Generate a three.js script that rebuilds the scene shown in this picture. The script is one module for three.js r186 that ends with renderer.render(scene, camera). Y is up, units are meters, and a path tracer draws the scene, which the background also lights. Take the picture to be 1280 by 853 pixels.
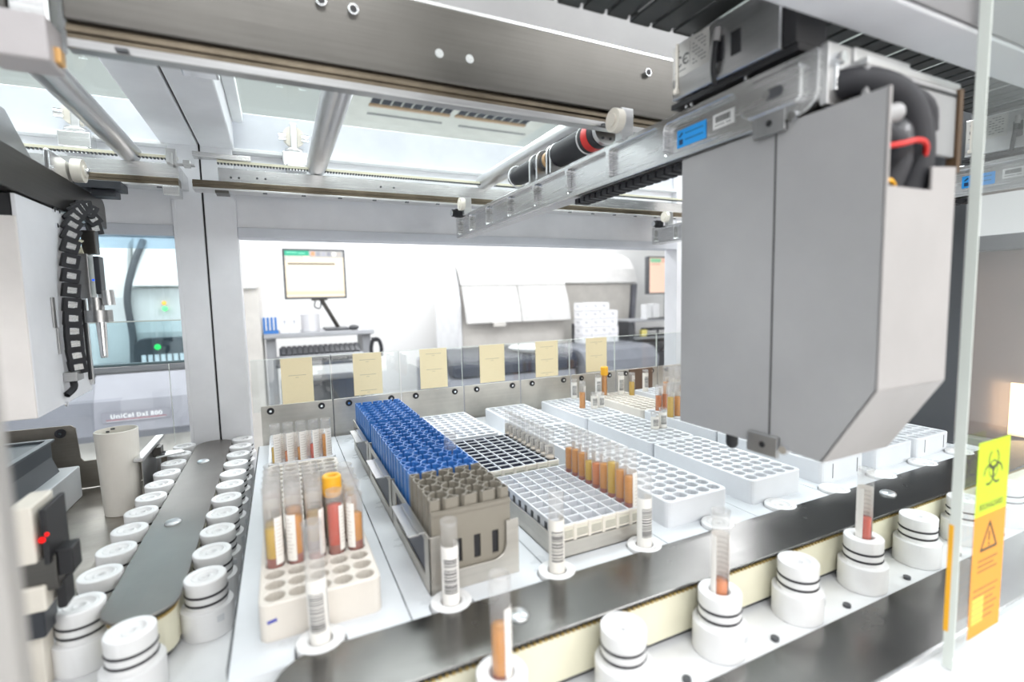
import * as THREE from 'three';
import { RoundedBoxGeometry } from 'three/addons/geometries/RoundedBoxGeometry.js';
import { mergeGeometries } from 'three/addons/utils/BufferGeometryUtils.js';
import { RectAreaLightUniformsLib } from 'three/addons/lights/RectAreaLightUniformsLib.js';

// ---------------------------------------------------------------- camera, lights, exposure
// y = 0 is the white work deck of the sample sorter; the lab floor lies 0.9 m below it.
const scene = new THREE.Scene();
const FPX = 616, CX = 640, CY = 426.5, EYE = [0, 0.26, 0];
const rad = Math.PI / 180;
const ROT = (() => {                              // world -> lens axes (x across, y down, z ahead)
  const [a, b, c] = [-25.119 * rad, 5.049 * rad, -1.3126 * rad];
  const mul = (A, B) => A.map(r => B[0].map((_, j) => r.reduce((s, v, k) => s + v * B[k][j], 0)));
  const Ry = [[Math.cos(a), 0, Math.sin(a)], [0, 1, 0], [-Math.sin(a), 0, Math.cos(a)]];
  const Rx = [[1, 0, 0], [0, Math.cos(b), -Math.sin(b)], [0, Math.sin(b), Math.cos(b)]];
  const Rz = [[Math.cos(c), -Math.sin(c), 0], [Math.sin(c), Math.cos(c), 0], [0, 0, 1]];
  return mul(Rz, mul(Rx, Ry));
})();
const axisDir = (x, y, z) => new THREE.Vector3(...[0, 1, 2].map(i => (i ? -1 : 1) * (ROT[0][i] * x + ROT[1][i] * y + ROT[2][i] * z)));
const camera = new THREE.PerspectiveCamera(2 * Math.atan(426.5 / FPX) / rad, 1280 / 853, 0.01, 60);
camera.position.set(...EYE);
camera.quaternion.setFromRotationMatrix(new THREE.Matrix4().makeBasis(axisDir(1, 0, 0), axisDir(0, -1, 0), axisDir(0, 0, -1)));
camera.focus = 0.78;
camera.userData.fStop = 3.3;
scene.add(camera);
const renderer = new THREE.WebGLRenderer({ antialias: true });
renderer.toneMapping = THREE.LinearToneMapping;
renderer.toneMappingExposure = 0.61;
renderer.shadowMap.enabled = true;
scene.background = new THREE.Color(0.02, 0.02, 0.02);
const CEIL = 1.5, PANEL_GLOW = 2.2, PANEL_LIGHT = 15;
// ceiling light panels [x, z, width, depth]; their fittings are built with the ceiling
const PANELS = [[-1.6, -0.7, 0.6, 1.2], [-0.2, -0.9, 1.2, 0.6], [1.5, -0.9, 1.2, 0.6], [3.2, -0.7, 0.6, 1.2], [-0.2, 0.75, 1.2, 0.6], [1.6, 0.75, 1.2, 0.6],
  [-1.2, -2.2, 1.2, 0.6], [0.6, -2.2, 1.2, 0.6], [2.4, -2.2, 1.2, 0.6], [-1.0, -4.45, 1.2, 0.6], [0.9, -4.45, 1.2, 0.6], [2.8, -4.45, 1.2, 0.6]];
RectAreaLightUniformsLib.init();
for (const [x, z, w, d] of PANELS) {
  const l = new THREE.RectAreaLight(0xfbfcff, PANEL_LIGHT, w, d);
  l.position.set(x, CEIL - 0.03, z); l.rotation.x = -Math.PI / 2; l.castShadow = true;
  scene.add(l);
}

// added window panel behind the camera, unseen, put in to light front faces
const ADDED_WINDOW = [1.6, 0.45, 1.86, 3.4, 1.5];
{ const l = new THREE.RectAreaLight(0xfff8f0, 2.2, ADDED_WINDOW[3], ADDED_WINDOW[4]); l.position.set(ADDED_WINDOW[0], ADDED_WINDOW[1], ADDED_WINDOW[2] - 0.03); l.castShadow = true; scene.add(l); }

// photo pixel -> point on a plane the thing touches
function ray(u, v) { return axisDir((u - CX) / FPX, (v - CY) / FPX, 1); }
function onAxis(i, u, v, val) { const d = ray(u, v), t = (val - EYE[i]) / d.getComponent(i); return d.multiplyScalar(t).add(new THREE.Vector3(...EYE)); }
const onX = (u, v, x) => onAxis(0, u, v, x), onY = (u, v, y) => onAxis(1, u, v, y), onZ = (u, v, z) => onAxis(2, u, v, z);

// ---------------------------------------------------------------- helpers
let seed = 7;
const rnd = (a = 0, b = 1) => { seed = (seed * 1664525 + 1013904223) >>> 0; return a + (b - a) * seed / 4294967296; };
const V = (x, y, z) => new THREE.Vector3(x, y, z);
const used = {};
const numbered = n => { const k = used[n] = (used[n] ?? -1) + 1; return k ? `${n}_${String(k).padStart(3, '0')}` : n; };
function uvBox(g, axis) {
  const p = g.attributes.position, n = g.attributes.normal, uv = new Float32Array(p.count * 2), ia = 'xyz'.indexOf(axis);
  for (let i = 0; i < p.count; i++) {
    const a = [Math.abs(n.getX(i)), Math.abs(n.getY(i)), Math.abs(n.getZ(i))], c = [p.getX(i), p.getY(i), p.getZ(i)];
    const k = a.indexOf(Math.max(...a)), o = [0, 1, 2].filter(j => j !== k);
    const u = o.includes(ia) ? ia : o[0], w = o.find(j => j !== u);
    uv[2 * i] = c[u]; uv[2 * i + 1] = c[w];
  }
  g.setAttribute('uv', new THREE.BufferAttribute(uv, 2));
}
function fin(g, axis = 'x', keepUv) {
  if (g.index) g = g.toNonIndexed();
  for (const k of Object.keys(g.attributes)) if (!['position', 'normal', 'uv'].includes(k)) g.deleteAttribute(k);
  if (!g.attributes.normal) g.computeVertexNormals();
  if (!keepUv) uvBox(g, axis);
  return g;
}
function box(x0, x1, y0, y1, z0, z1, r = 0.0006, axis = 'x') {
  const w = Math.abs(x1 - x0), h = Math.abs(y1 - y0), d = Math.abs(z1 - z0);
  r = Math.min(r, w / 2.2, h / 2.2, d / 2.2);
  const g = r > 0 ? new RoundedBoxGeometry(w, h, d, 1, r) : new THREE.BoxGeometry(w, h, d);
  g.translate((x0 + x1) / 2, (y0 + y1) / 2, (z0 + z1) / 2);
  return fin(g, axis);
}
const bxc = (x, y, z, w, h, d, r, axis) => box(x - w / 2, x + w / 2, y - h / 2, y + h / 2, z - d / 2, z + d / 2, r, axis);
function rod(p, q, r, seg = 16, r2 = r, open = false) {
  const d = q.clone().sub(p), g = new THREE.CylinderGeometry(r2, r, d.length(), seg, 1, open);
  g.applyQuaternion(new THREE.Quaternion().setFromUnitVectors(V(0, 1, 0), d.clone().normalize()));
  g.translate(...p.clone().add(q).multiplyScalar(0.5).toArray());
  return fin(g, Math.abs(d.x) > Math.abs(d.z) ? 'x' : 'z');
}
const cyl = (x, y0, y1, z, r, seg = 20, rTop = r) => rod(V(x, y0, z), V(x, y1, z), r, seg, rTop);
function lathe(pts, x = 0, y = 0, z = 0, seg = 24) { const g = new THREE.LatheGeometry(pts.map(p => new THREE.Vector2(...p)), seg); g.translate(x, y, z); return fin(g); }
function tubeAlong(pts, r, seg = 24, rs = 8) { return fin(new THREE.TubeGeometry(new THREE.CatmullRomCurve3(pts), seg, r, rs, false)); }
const shapeOf = pts => new THREE.Shape(pts.map(p => new THREE.Vector2(...p)));
function rrect(x0, x1, y0, y1, r, Cls = THREE.Shape, seg = 4) {
  const [a, b, c, d] = Array.isArray(r) ? r : [r, r, r, r], pts = [];      // corners: (x0,y0) (x1,y0) (x1,y1) (x0,y1)
  const arc = (cx, cy, rr, t0) => { if (rr < 1e-6) pts.push(new THREE.Vector2(cx, cy)); else for (let i = 0; i <= seg; i++) { const t = t0 + i / seg * Math.PI / 2; pts.push(new THREE.Vector2(cx + rr * Math.cos(t), cy + rr * Math.sin(t))); } };
  arc(x0 + a, y0 + a, a, Math.PI); arc(x1 - b, y0 + b, b, 1.5 * Math.PI); arc(x1 - c, y1 - c, c, 0); arc(x0 + d, y1 - d, d, Math.PI / 2);
  return new Cls(pts);
}
function circlePath(cx, cy, r, n = 14) { return new THREE.Path(Array.from({ length: n }, (_, i) => new THREE.Vector2(cx + r * Math.cos(-i / n * 2 * Math.PI), cy + r * Math.sin(-i / n * 2 * Math.PI)))); }
const exOpt = (d, b) => b ? { depth: d - 2 * b, bevelEnabled: true, bevelSize: b, bevelThickness: b, bevelOffset: -b, bevelSegments: 1, curveSegments: 8 } : { depth: d, bevelEnabled: false, curveSegments: 8 };
function exY(s, y0, y1, b = 0, axis = 'x') { const g = new THREE.ExtrudeGeometry(s, exOpt(y1 - y0, b)); g.rotateX(Math.PI / 2); g.translate(0, y1 - b, 0); return fin(g, axis); }     // shape (x, z)
function exZ(s, z0, z1, b = 0, axis = 'x') { const g = new THREE.ExtrudeGeometry(s, exOpt(z1 - z0, b)); g.translate(0, 0, z0 + b); return fin(g, axis); }                           // shape (x, y)
function exX(s, x0, x1, b = 0, axis = 'z') { const g = new THREE.ExtrudeGeometry(s, exOpt(x1 - x0, b)); g.rotateY(-Math.PI / 2); g.translate(x1 - b, 0, 0); return fin(g, axis); }    // shape (z, y)
function sheet(w, h, uvFlip) { return new THREE.PlaneGeometry(w, h).toNonIndexed(); }
function part(name, geos, m, parent, label) {
  const a = Array.isArray(geos) ? geos : [geos];
  const o = new THREE.Mesh(a.length > 1 ? mergeGeometries(a) : a[0], m);
  o.name = parent ? name : numbered(name); o.castShadow = o.receiveShadow = true;
  if (label) o.userData.label = label;
  (parent || scene).add(o);
  return o;
}
function thing(name, label, category, group) {
  const o = new THREE.Group(); o.name = numbered(name); scene.add(o);
  o.userData = { label, category }; if (group) o.userData.group = group;
  return o;
}
function solo(name, geos, m, label, category, group) { const o = part(name, geos, m); o.userData = { label, category }; if (group) o.userData.group = group; return o; }
function struct(name, geos, m) { const o = part(name, geos, m); o.userData = { kind: 'structure' }; return o; }
function copyOf(src, [x, y, z], turn = 0, label, group) {
  const c = src.clone(); c.name = numbered(src.name.replace(/_\d{3}$/, '')); scene.add(c);
  c.userData = { ...src.userData }; c.position.set(x, y, z); c.rotation.y = turn;
  if (label) c.userData.label = label; if (group) c.userData.group = group;
  return c;
}

// ---------------------------------------------------------------- textures and materials
function data(n, fn, srgb, m = n) {
  const a = new Uint8Array(n * m * 4);
  for (let j = 0; j < m; j++) for (let i = 0; i < n; i++) { const c = fn(i, j); for (let k = 0; k < 3; k++) a[(j * n + i) * 4 + k] = Math.max(0, Math.min(255, Array.isArray(c) ? c[k] : c)); a[(j * n + i) * 4 + 3] = 255; }
  const t = new THREE.DataTexture(a, n, m); t.wrapS = t.wrapT = THREE.RepeatWrapping; t.magFilter = THREE.LinearFilter; t.minFilter = THREE.LinearMipmapLinearFilter; t.generateMipmaps = true;
  if (srgb) t.colorSpace = THREE.SRGBColorSpace; t.needsUpdate = true; return t;
}
function noiseField(n, cell, oct, sx = 1, sy = 1) {           // tileable value noise, stretched by sx, sy
  const out = new Float32Array(n * n); let amp = 1, tot = 0;
  for (let o = 0; o < oct; o++) {
    const gx = Math.max(1, Math.round(cell * sx * 2 ** o)), gy = Math.max(1, Math.round(cell * sy * 2 ** o)), g = Array.from({ length: gx * gy }, () => rnd());
    for (let j = 0; j < n; j++) for (let i = 0; i < n; i++) {
      const x = i / n * gx, y = j / n * gy, x0 = Math.floor(x), y0 = Math.floor(y), fx = x - x0, fy = y - y0, sxm = fx * fx * (3 - 2 * fx), sym = fy * fy * (3 - 2 * fy);
      const q = (a, b) => g[(b % gy) * gx + a % gx];
      out[j * n + i] += amp * ((q(x0, y0) * (1 - sxm) + q(x0 + 1, y0) * sxm) * (1 - sym) + (q(x0, y0 + 1) * (1 - sxm) + q(x0 + 1, y0 + 1) * sxm) * sym);
    }
    tot += amp; amp *= 0.55;
  }
  return out.map(v => v / tot);
}
const brushF = noiseField(256, 4, 3, 0.5, 24), cloudF = noiseField(256, 4, 5);
const brushRough = data(256, (i, j) => 185 + 70 * brushF[j * 256 + i]);
const brushBump = data(256, (i, j) => 255 * brushF[j * 256 + i]);
const brushColor = data(256, (i, j) => { const v = 222 + 16 * brushF[j * 256 + i] + 16 * (cloudF[j * 256 + i] - 0.5); return [v, v, v]; }, true);
const cloudRough = data(256, (i, j) => 170 + 85 * cloudF[j * 256 + i]);
const cloudBump = data(256, (i, j) => 255 * cloudF[j * 256 + i]);
const plasticColor = data(256, (i, j) => { const v = 244 + 22 * (cloudF[j * 256 + i] - 0.5); return [v, v, v]; }, true);
const stainColor = data(256, (i, j) => { const c = cloudF[j * 256 + i], b = brushF[j * 256 + i], v = 205 + 70 * (c - 0.5) + 14 * (b - 0.5); return [v, v * 0.985, v * 0.955]; }, true);
const rep = (t, s) => { const c = t.clone(); c.repeat.set(1 / s, 1 / s); c.needsUpdate = true; return c; };
const M = (color, roughness = 0.5, metalness = 0, o = {}) => new THREE.MeshPhysicalMaterial({ color: new THREE.Color(...color), roughness, metalness, ...o });
const plastic = (color, rough = 0.45, o = {}) => M(color, rough, 0, { map: rep(plasticColor, 0.25), roughnessMap: rep(cloudRough, 0.11), ...o });
const brushed = (color, rough, s = 0.16, o = {}) => M(color, rough, 1, { map: rep(brushColor, s), roughnessMap: rep(brushRough, s), bumpMap: rep(brushBump, s), bumpScale: 0.00002, ...o });
const mat = {
  white: plastic([0.86, 0.87, 0.88], 0.4), deck: plastic([0.80, 0.83, 0.86], 0.35), rackWhite: plastic([0.77, 0.785, 0.815], 0.42), rackCream: plastic([0.79, 0.74, 0.67], 0.45),
  cream: plastic([0.82, 0.77, 0.68], 0.5), puck: plastic([0.90, 0.90, 0.90], 0.4), black: M([0.012, 0.012, 0.014], 0.5), rubber: M([0.016, 0.016, 0.02], 0.65),
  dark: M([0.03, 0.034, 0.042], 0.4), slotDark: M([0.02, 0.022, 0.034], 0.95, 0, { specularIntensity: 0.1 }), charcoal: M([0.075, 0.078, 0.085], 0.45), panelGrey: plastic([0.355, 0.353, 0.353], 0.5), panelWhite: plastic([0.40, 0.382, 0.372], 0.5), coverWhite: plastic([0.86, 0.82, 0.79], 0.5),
  frame: M([0.85, 0.855, 0.885], 0.42, 0.0, { roughnessMap: rep(cloudRough, 0.2), map: rep(plasticColor, 0.3) }), fascia: plastic([0.64, 0.66, 0.71], 0.5),
  steel: brushed([0.52, 0.52, 0.52], 0.36), steelDark: brushed([0.15, 0.143, 0.132], 0.38), coverReflDark: M([0.25, 0.245, 0.235], 0.3, 1, { roughnessMap: rep(cloudRough, 0.2), map: rep(brushColor, 0.1) }), zinc: M([0.62, 0.64, 0.65], 0.38, 1), alu: brushed([0.80, 0.80, 0.80], 0.36, 0.12), aluBright: brushed([0.88, 0.88, 0.88], 0.3, 0.1), chrome: M([0.85, 0.86, 0.88], 0.15, 1),  // long cover and apron steel: dark reflections put into the base colour
  coverSteel: brushed([0.37, 0.35, 0.33], 0.5, 0.12), plateSteel: M([0.46, 0.43, 0.40], 0.42, 0.75, { map: rep(stainColor, 0.22), roughnessMap: rep(cloudRough, 0.15), bumpMap: rep(cloudBump, 0.3), bumpScale: 0.0004 }),
  backSteel: M([0.82, 0.81, 0.79], 0.42, 0.6, { map: rep(stainColor, 0.3), roughnessMap: rep(brushRough, 0.3) }), railSteel: M([0.26, 0.225, 0.18], 0.38, 1, { map: rep(stainColor, 0.1), roughnessMap: rep(brushRough, 0.1) }),
  belt: plastic([0.80, 0.77, 0.60], 0.55), beltTooth: M([0.42, 0.30, 0.10], 0.6), blue: plastic([0.05, 0.22, 0.62], 0.4), rackGrey: plastic([0.27, 0.245, 0.20], 0.5),
  yellow: M([0.9, 0.45, 0.02], 0.45), glass: M([0.95, 0.97, 0.97], 0.02, 0, { transmission: 1, thickness: 0, ior: 1.5 }), paneBlue: M([0.84, 0.91, 0.93], 0.02, 0, { transmission: 1, thickness: 0, ior: 1.5 }),
  glassEdge: M([0.70, 0.74, 0.69], 0.3), paneEdge: M([0.10, 0.15, 0.16], 0.25), roofGlass: M([0.93, 0.96, 0.95], 0.02, 0, { transmission: 1, thickness: 0, ior: 1.08 }), tubeWall: M([0.94, 0.935, 0.93], 0.17, 0, { transmission: 0.89, thickness: 0, ior: 1.35 }),
  amber: M([0.66, 0.25, 0.002], 0.15), straw: M([0.66, 0.40, 0.002], 0.15), orange: M([0.66, 0.17, 0.006], 0.15), serumRed: M([0.62, 0.05, 0.008], 0.15), clot: M([0.30, 0.06, 0.03], 0.35), gel: M([0.72, 0.62, 0.52], 0.4),
  paper: M([0.86, 0.85, 0.83], 0.75), note: plastic([0.80, 0.70, 0.50], 0.8), wall: M([0.88, 0.88, 0.87], 0.85), ceiling: M([0.64, 0.67, 0.65], 0.9), floor: plastic([0.52, 0.53, 0.54], 0.4),
  beige: plastic([0.76, 0.73, 0.68], 0.5), analyzerWhite: plastic([0.86, 0.85, 0.83], 0.35), analyzerGrey: plastic([0.25, 0.255, 0.29], 0.5), navy: M([0.02, 0.025, 0.05], 0.4), deskGrey: plastic([0.42, 0.43, 0.45], 0.5), tan: M([0.45, 0.27, 0.12], 0.5),
  red: M([0.65, 0.02, 0.015], 0.4), copper: M([0.72, 0.42, 0.16], 0.4, 0.6), brownPanel: plastic([0.30, 0.21, 0.17], 0.5),
};
function canvasTex(w, h, draw) {
  const c = document.createElement('canvas'); c.width = w; c.height = h; const g = c.getContext('2d'); draw(g, w, h);
  const t = new THREE.CanvasTexture(c); t.colorSpace = THREE.SRGBColorSpace; return t;
}
const printed = (w, h, draw, rough = 0.6) => new THREE.MeshStandardMaterial({ map: canvasTex(w, h, draw), roughness: rough });
// a printed sheet with thickness t: facing = 'x-' , 'x+', 'y+', 'z+'
function decal(name, m, parent, center, w, h, facing, tilt = 0) {
  const g = new THREE.PlaneGeometry(w, h);
  if (tilt) g.rotateZ(tilt);
  if (facing === 'x-') g.rotateY(-Math.PI / 2); if (facing === 'x+') g.rotateY(Math.PI / 2); if (facing === 'y+') g.rotateX(-Math.PI / 2);
  g.translate(center.x, center.y, center.z);
  return part(name, fin(g, 'x', true), m, parent);
}

// ---------------------------------------------------------------- the room
const RX0 = -2.8, RX1 = 5.4, RZ0 = -4.9, RZ1 = 1.9, FLOOR = -0.9;
struct('floor', box(RX0 - 0.1, RX1 + 0.1, FLOOR - 0.1, FLOOR, RZ0 - 0.1, RZ1 + 0.1, 0), mat.floor);
struct('ceiling', box(RX0 - 0.1, RX1 + 0.1, CEIL, CEIL + 0.1, RZ0 - 0.1, RZ1 + 0.1, 0), mat.ceiling);
struct('wall_back', box(RX0 - 0.1, RX1 + 0.1, FLOOR, CEIL, RZ0 - 0.1, RZ0, 0), mat.wall);
struct('wall_left', box(RX0 - 0.1, RX0, FLOOR, CEIL, RZ0, RZ1, 0), mat.wall);
struct('wall_right', box(RX1, RX1 + 0.1, FLOOR, CEIL, RZ0, RZ1, 0), mat.wall);
struct('wall_front', box(RX0 - 0.1, RX1 + 0.1, FLOOR, CEIL, RZ1, RZ1 + 0.1, 0), mat.wall);
struct('added_window_1', box(ADDED_WINDOW[0] - ADDED_WINDOW[3] / 2, ADDED_WINDOW[0] + ADDED_WINDOW[3] / 2, ADDED_WINDOW[1] - ADDED_WINDOW[4] / 2, ADDED_WINDOW[1] + ADDED_WINDOW[4] / 2, ADDED_WINDOW[2], RZ1 + 0.01, 0), new THREE.MeshStandardMaterial({ color: 0xffffff, emissive: 0xfff8f0, emissiveIntensity: 1.2, roughness: 0.8 }));  // added glowing pane, out of view, fills in light from the front
struct('added_window_trim_1', [-1, 0, 1].map(k => box(ADDED_WINDOW[0] + k * ADDED_WINDOW[3] / 2 - 0.03, ADDED_WINDOW[0] + k * ADDED_WINDOW[3] / 2 + 0.03, ADDED_WINDOW[1] - ADDED_WINDOW[4] / 2 - 0.03, ADDED_WINDOW[1] + ADDED_WINDOW[4] / 2 + 0.03, ADDED_WINDOW[2] - 0.02, RZ1 + 0.005, 0.004)).concat([-1, 1].map(k => box(ADDED_WINDOW[0] - ADDED_WINDOW[3] / 2, ADDED_WINDOW[0] + ADDED_WINDOW[3] / 2, ADDED_WINDOW[1] + k * ADDED_WINDOW[4] / 2 - 0.03, ADDED_WINDOW[1] + k * ADDED_WINDOW[4] / 2 + 0.03, ADDED_WINDOW[2] - 0.02, RZ1 + 0.005, 0.004))), mat.white);  // frame round the added window pane
const where = ['aisle beside the gripper', 'narrow conveyor', 'long white racks', 'aisle beyond the neighbouring bay', 'floor before the puck lane', 'floor before the glass door', 'lettered analyzer', 'walkway behind the blue racks', 'walkway before the curved analyzer', 'wall behind the tall cabinet', 'wall behind the desk monitor', 'wall behind the stacked cartons'];
const glowMat = new THREE.MeshStandardMaterial({ color: 0xffffff, emissive: 0xf4f7ff, emissiveIntensity: PANEL_GLOW, roughness: 0.8 });
for (const [x, z, w, d] of PANELS) {
  const t = thing('ceiling_light', `white ceiling light panel over the ${where.shift()}`, 'light', 'ceiling light panels');
  part('light_frame', [box(x - w / 2 - 0.02, x + w / 2 + 0.02, CEIL - 0.022, CEIL, z - d / 2 - 0.02, z - d / 2), box(x - w / 2 - 0.02, x + w / 2 + 0.02, CEIL - 0.022, CEIL, z + d / 2, z + d / 2 + 0.02),
    box(x - w / 2 - 0.02, x - w / 2, CEIL - 0.022, CEIL, z - d / 2, z + d / 2), box(x + w / 2, x + w / 2 + 0.02, CEIL - 0.022, CEIL, z - d / 2, z + d / 2)], mat.white, t);
  part('light_diffuser', box(x - w / 2, x + w / 2, CEIL - 0.018, CEIL, z - d / 2, z + d / 2, 0), glowMat, t);
}
{ // air conditioner cassette let into the ceiling, seen through the sorter's roof
  const t = thing('ceiling_air_conditioner', 'flat cream ceiling air conditioner with two rows of dark slots', 'air conditioner');
  const q = (u, v) => onY(u, v, CEIL - 0.03);
  const A = q(452, 104), B = q(690, 150);
  const z0 = q(560, 185).z - 0.1, x0 = A.x - 0.05, x1 = q(680, 150).x + 0.06;
  part('casing', box(x0, x1, CEIL - 0.025, CEIL, z0, -2.75, 0.008), plastic([0.74, 0.74, 0.68], 0.6), t);
  for (const [u0, v0, u1] of [[466, 120, 570], [578, 136, 667]]) {
    const a = q(u0, v0), b = q(u1, v0 + (u1 - u0) * 0.155);
    const zc = (a.z + b.z) / 2, n = 8, w = (b.x - a.x) / n;
    part('slot_lip', box(a.x, b.x, CEIL - 0.036, CEIL - 0.0245, zc - 0.15, zc - 0.12, 0.002), mat.tan, t, 'thin brown lip along the slots');
    for (let i = 0; i < n; i++) part('slot', box(a.x + i * w + 0.005, a.x + (i + 1) * w - 0.005, CEIL - 0.026, CEIL - 0.0245, zc - 0.115, zc + 0.12, 0), mat.slotDark, t, 'dark blue air slot');
  }
  for (const [u0, v0, u1, v1] of [[459, 142, 552, 155], [574, 157, 655, 170]]) { const a = q(u0, v0), b = q(u1, v1), zc = (a.z + b.z) / 2; part('louver_gap', box(a.x, b.x, CEIL - 0.028, CEIL - 0.0245, zc - 0.012, zc + 0.012, 0.001), mat.charcoal, t); }
}

// ---------------------------------------------------------------- the sorter: work deck
const LANE = -0.05, BARZ = -0.344;
const laneX = i => 0.014 + 0.1042 * i;                      // pucks waiting behind the long steel cover
const BACKZ = -0.386;
{
  const t = thing('work_deck', 'white plastic work deck of the sorter carrying all racks', 'work deck');
  const seams = [-0.048, 0.083, 0.218, 0.353, 0.488, 0.623, 0.758, 0.866, 1.02];
  for (let i = 0; i + 1 < seams.length; i++) {
    const x0 = seams[i] + 0.0006, x1 = seams[i + 1] - 0.0006, pts = [[x0, -0.992], [x1, -0.992]], R = 0.0188, cs = [];
    for (let k = 10; k >= 0; k--) if (laneX(k) > x0 - R && laneX(k) < x1 + R) cs.push(laneX(k));
    if (!cs.some(c => c + R > x1)) pts.push([x1, -0.372]);
    for (const c of cs) {
      const t0 = c + R > x1 ? Math.acos((x1 - c) / R) : 0, t1 = c - R < x0 ? Math.acos((x0 - c) / R) : Math.PI;
      if (!t0) pts.push([c + R, -0.372]);
      for (let a = 0; a <= 10; a++) { const th = t0 + (t1 - t0) * a / 10; pts.push([c + R * Math.cos(th), BACKZ - R * Math.sin(th)]); }
      if (t1 === Math.PI) pts.push([c - R, -0.372]);
    }
    if (!cs.some(c => c - R < x0)) pts.push([x0, -0.372]);
    part('deck_panel', exY(shapeOf(pts), -0.02, 0), mat.deck, t);
  }
  part('edge_groove_strip', box(-0.0492, -0.0476, -0.02, 0.0003, -0.99, -0.385, 0.0002, 'z'), mat.charcoal, t, 'dark strip for the edge groove');  // charcoal strip stands in for the dark groove between deck and lane
  part('deck_frame', [box(-0.047, 1.02, -0.09, -0.0205, -0.992, -0.43, 0.001), box(-0.06, 1.1, -0.09, LANE - 0.001, -0.43, -0.275, 0)], mat.white, t);
}
{ // sunken lane floors round both conveyor loops
  const t = thing('lane_tray', 'white sunken puck lane tray along the two steel conveyor covers', 'lane tray');
  part('lane_floor', [box(-0.1975, -0.049, LANE - 0.02, LANE, -1.08, -0.43, 0.001), box(-0.1975, 1.1, LANE - 0.0009, LANE, -0.43, -0.268, 0)], mat.white, t);
  for (let i = 0; i < 9; i++) part('pin', cyl(0.07 + i * 0.1042, LANE, LANE + 0.003, -0.278, 0.0035, 10), mat.charcoal, t);
  part('pin', cyl(-0.07, LANE, LANE + 0.002, -0.44, 0.004, 10), mat.charcoal, t);
}
function stadium(cx0, cz0, cx1, cz1, r, n = 16) {            // outline round two end centres
  const along = Math.atan2(cz1 - cz0, cx1 - cx0), pts = [];
  for (let i = 0; i <= n; i++) { const a = along - Math.PI / 2 + i / n * Math.PI; pts.push([cx1 + r * Math.cos(a), cz1 + r * Math.sin(a)]); }
  for (let i = 0; i <= n; i++) { const a = along + Math.PI / 2 + i / n * Math.PI; pts.push([cx0 + r * Math.cos(a), cz0 + r * Math.sin(a)]); }
  return pts;
}
function loop(label, name, c, r, axis, y0, caps, steel) {
  const t = thing(name, label, 'conveyor');
  part('cover_plate', exY(shapeOf(stadium(...c, r)), y0, y0 + 0.003, 0.0006, axis), steel, t);
  const ring = shapeOf(stadium(...c, r - 0.004)); ring.holes.push(new THREE.Path(stadium(...c, r - 0.0058).reverse().map(p => new THREE.Vector2(...p))));
  part('belt', exY(ring, LANE + 0.007, y0 - 0.006), mat.belt, t, 'cream toothed conveyor belt');
  const outl = stadium(...c, r - 0.0045, 24), teeth = [];
  for (let i = 0; i < outl.length; i++) {
    const a = outl[i], b = outl[(i + 1) % outl.length], L = Math.hypot(b[0] - a[0], b[1] - a[1]), n = Math.max(1, Math.round(L / 0.005));
    for (let k = 0; k < n; k++) { const g = new THREE.BoxGeometry(0.0026, 0.0022, 0.0022); g.rotateY(-Math.atan2(b[1] - a[1], b[0] - a[0])); g.translate(a[0] + (b[0] - a[0]) * k / n, y0 - 0.005, a[1] + (b[1] - a[1]) * k / n); teeth.push(fin(g)); }
  }
  part('belt_teeth', teeth, mat.beltTooth, t).userData.kind = 'stuff';
  part('core', exY(shapeOf(stadium(...c, r - 0.009)), LANE + 0.0002, y0, 0, axis), mat.charcoal, t);
  for (const [x, z] of caps) part('screw_cap', lathe([[0, 0.0042], [0.003, 0.004], [0.0075, 0.0028], [0.0088, 0.001], [0.0088, 0]], x, y0 + 0.003, z, 20), mat.zinc, t, 'domed zinc screw cap');
  return t;
}
const capAt = (u, v, y) => { const p = onY(u, v, y); return [p.x, p.z]; };
loop('narrow steel conveyor cover between two rows of white pucks beside the cup', 'conveyor_cover', [-0.1245, -1.055, -0.1245, -0.515], 0.029, 'z', -0.003, [capAt(216, 652, 0.002), capAt(254, 576, 0.002)], mat.coverSteel);
loop('long steel conveyor cover running along the edge of the white deck', 'conveyor_cover', [0.012, BARZ, 1.08, BARZ], 0.0318, 'x', 0.0005, [capAt(648, 771, 0.003), capAt(1110, 618, 0.003)], mat.coverReflDark);
{ // steel apron and white sill at the machine's edge
  const t = thing('apron_plate', 'steel apron plate, coloured dark for reflections, sloping along the puck lane with pale folded edge', 'plate');
  part('plate', box(0.0, 1.1, LANE + 0.0005, LANE + 0.003, -0.268, -0.208, 0.0005), mat.coverReflDark, t);
  part('folded_edge', box(0.0, 1.1, LANE - 0.002, LANE + 0.0042, -0.2085, -0.2055, 0.0005), mat.aluBright, t);
  solo('front_sill', [box(-0.3, 1.2, LANE - 0.05, LANE - 0.002, -0.268, -0.02, 0.002)], mat.white, 'plain white sill running under the steel apron plate', 'sill');
}

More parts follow.
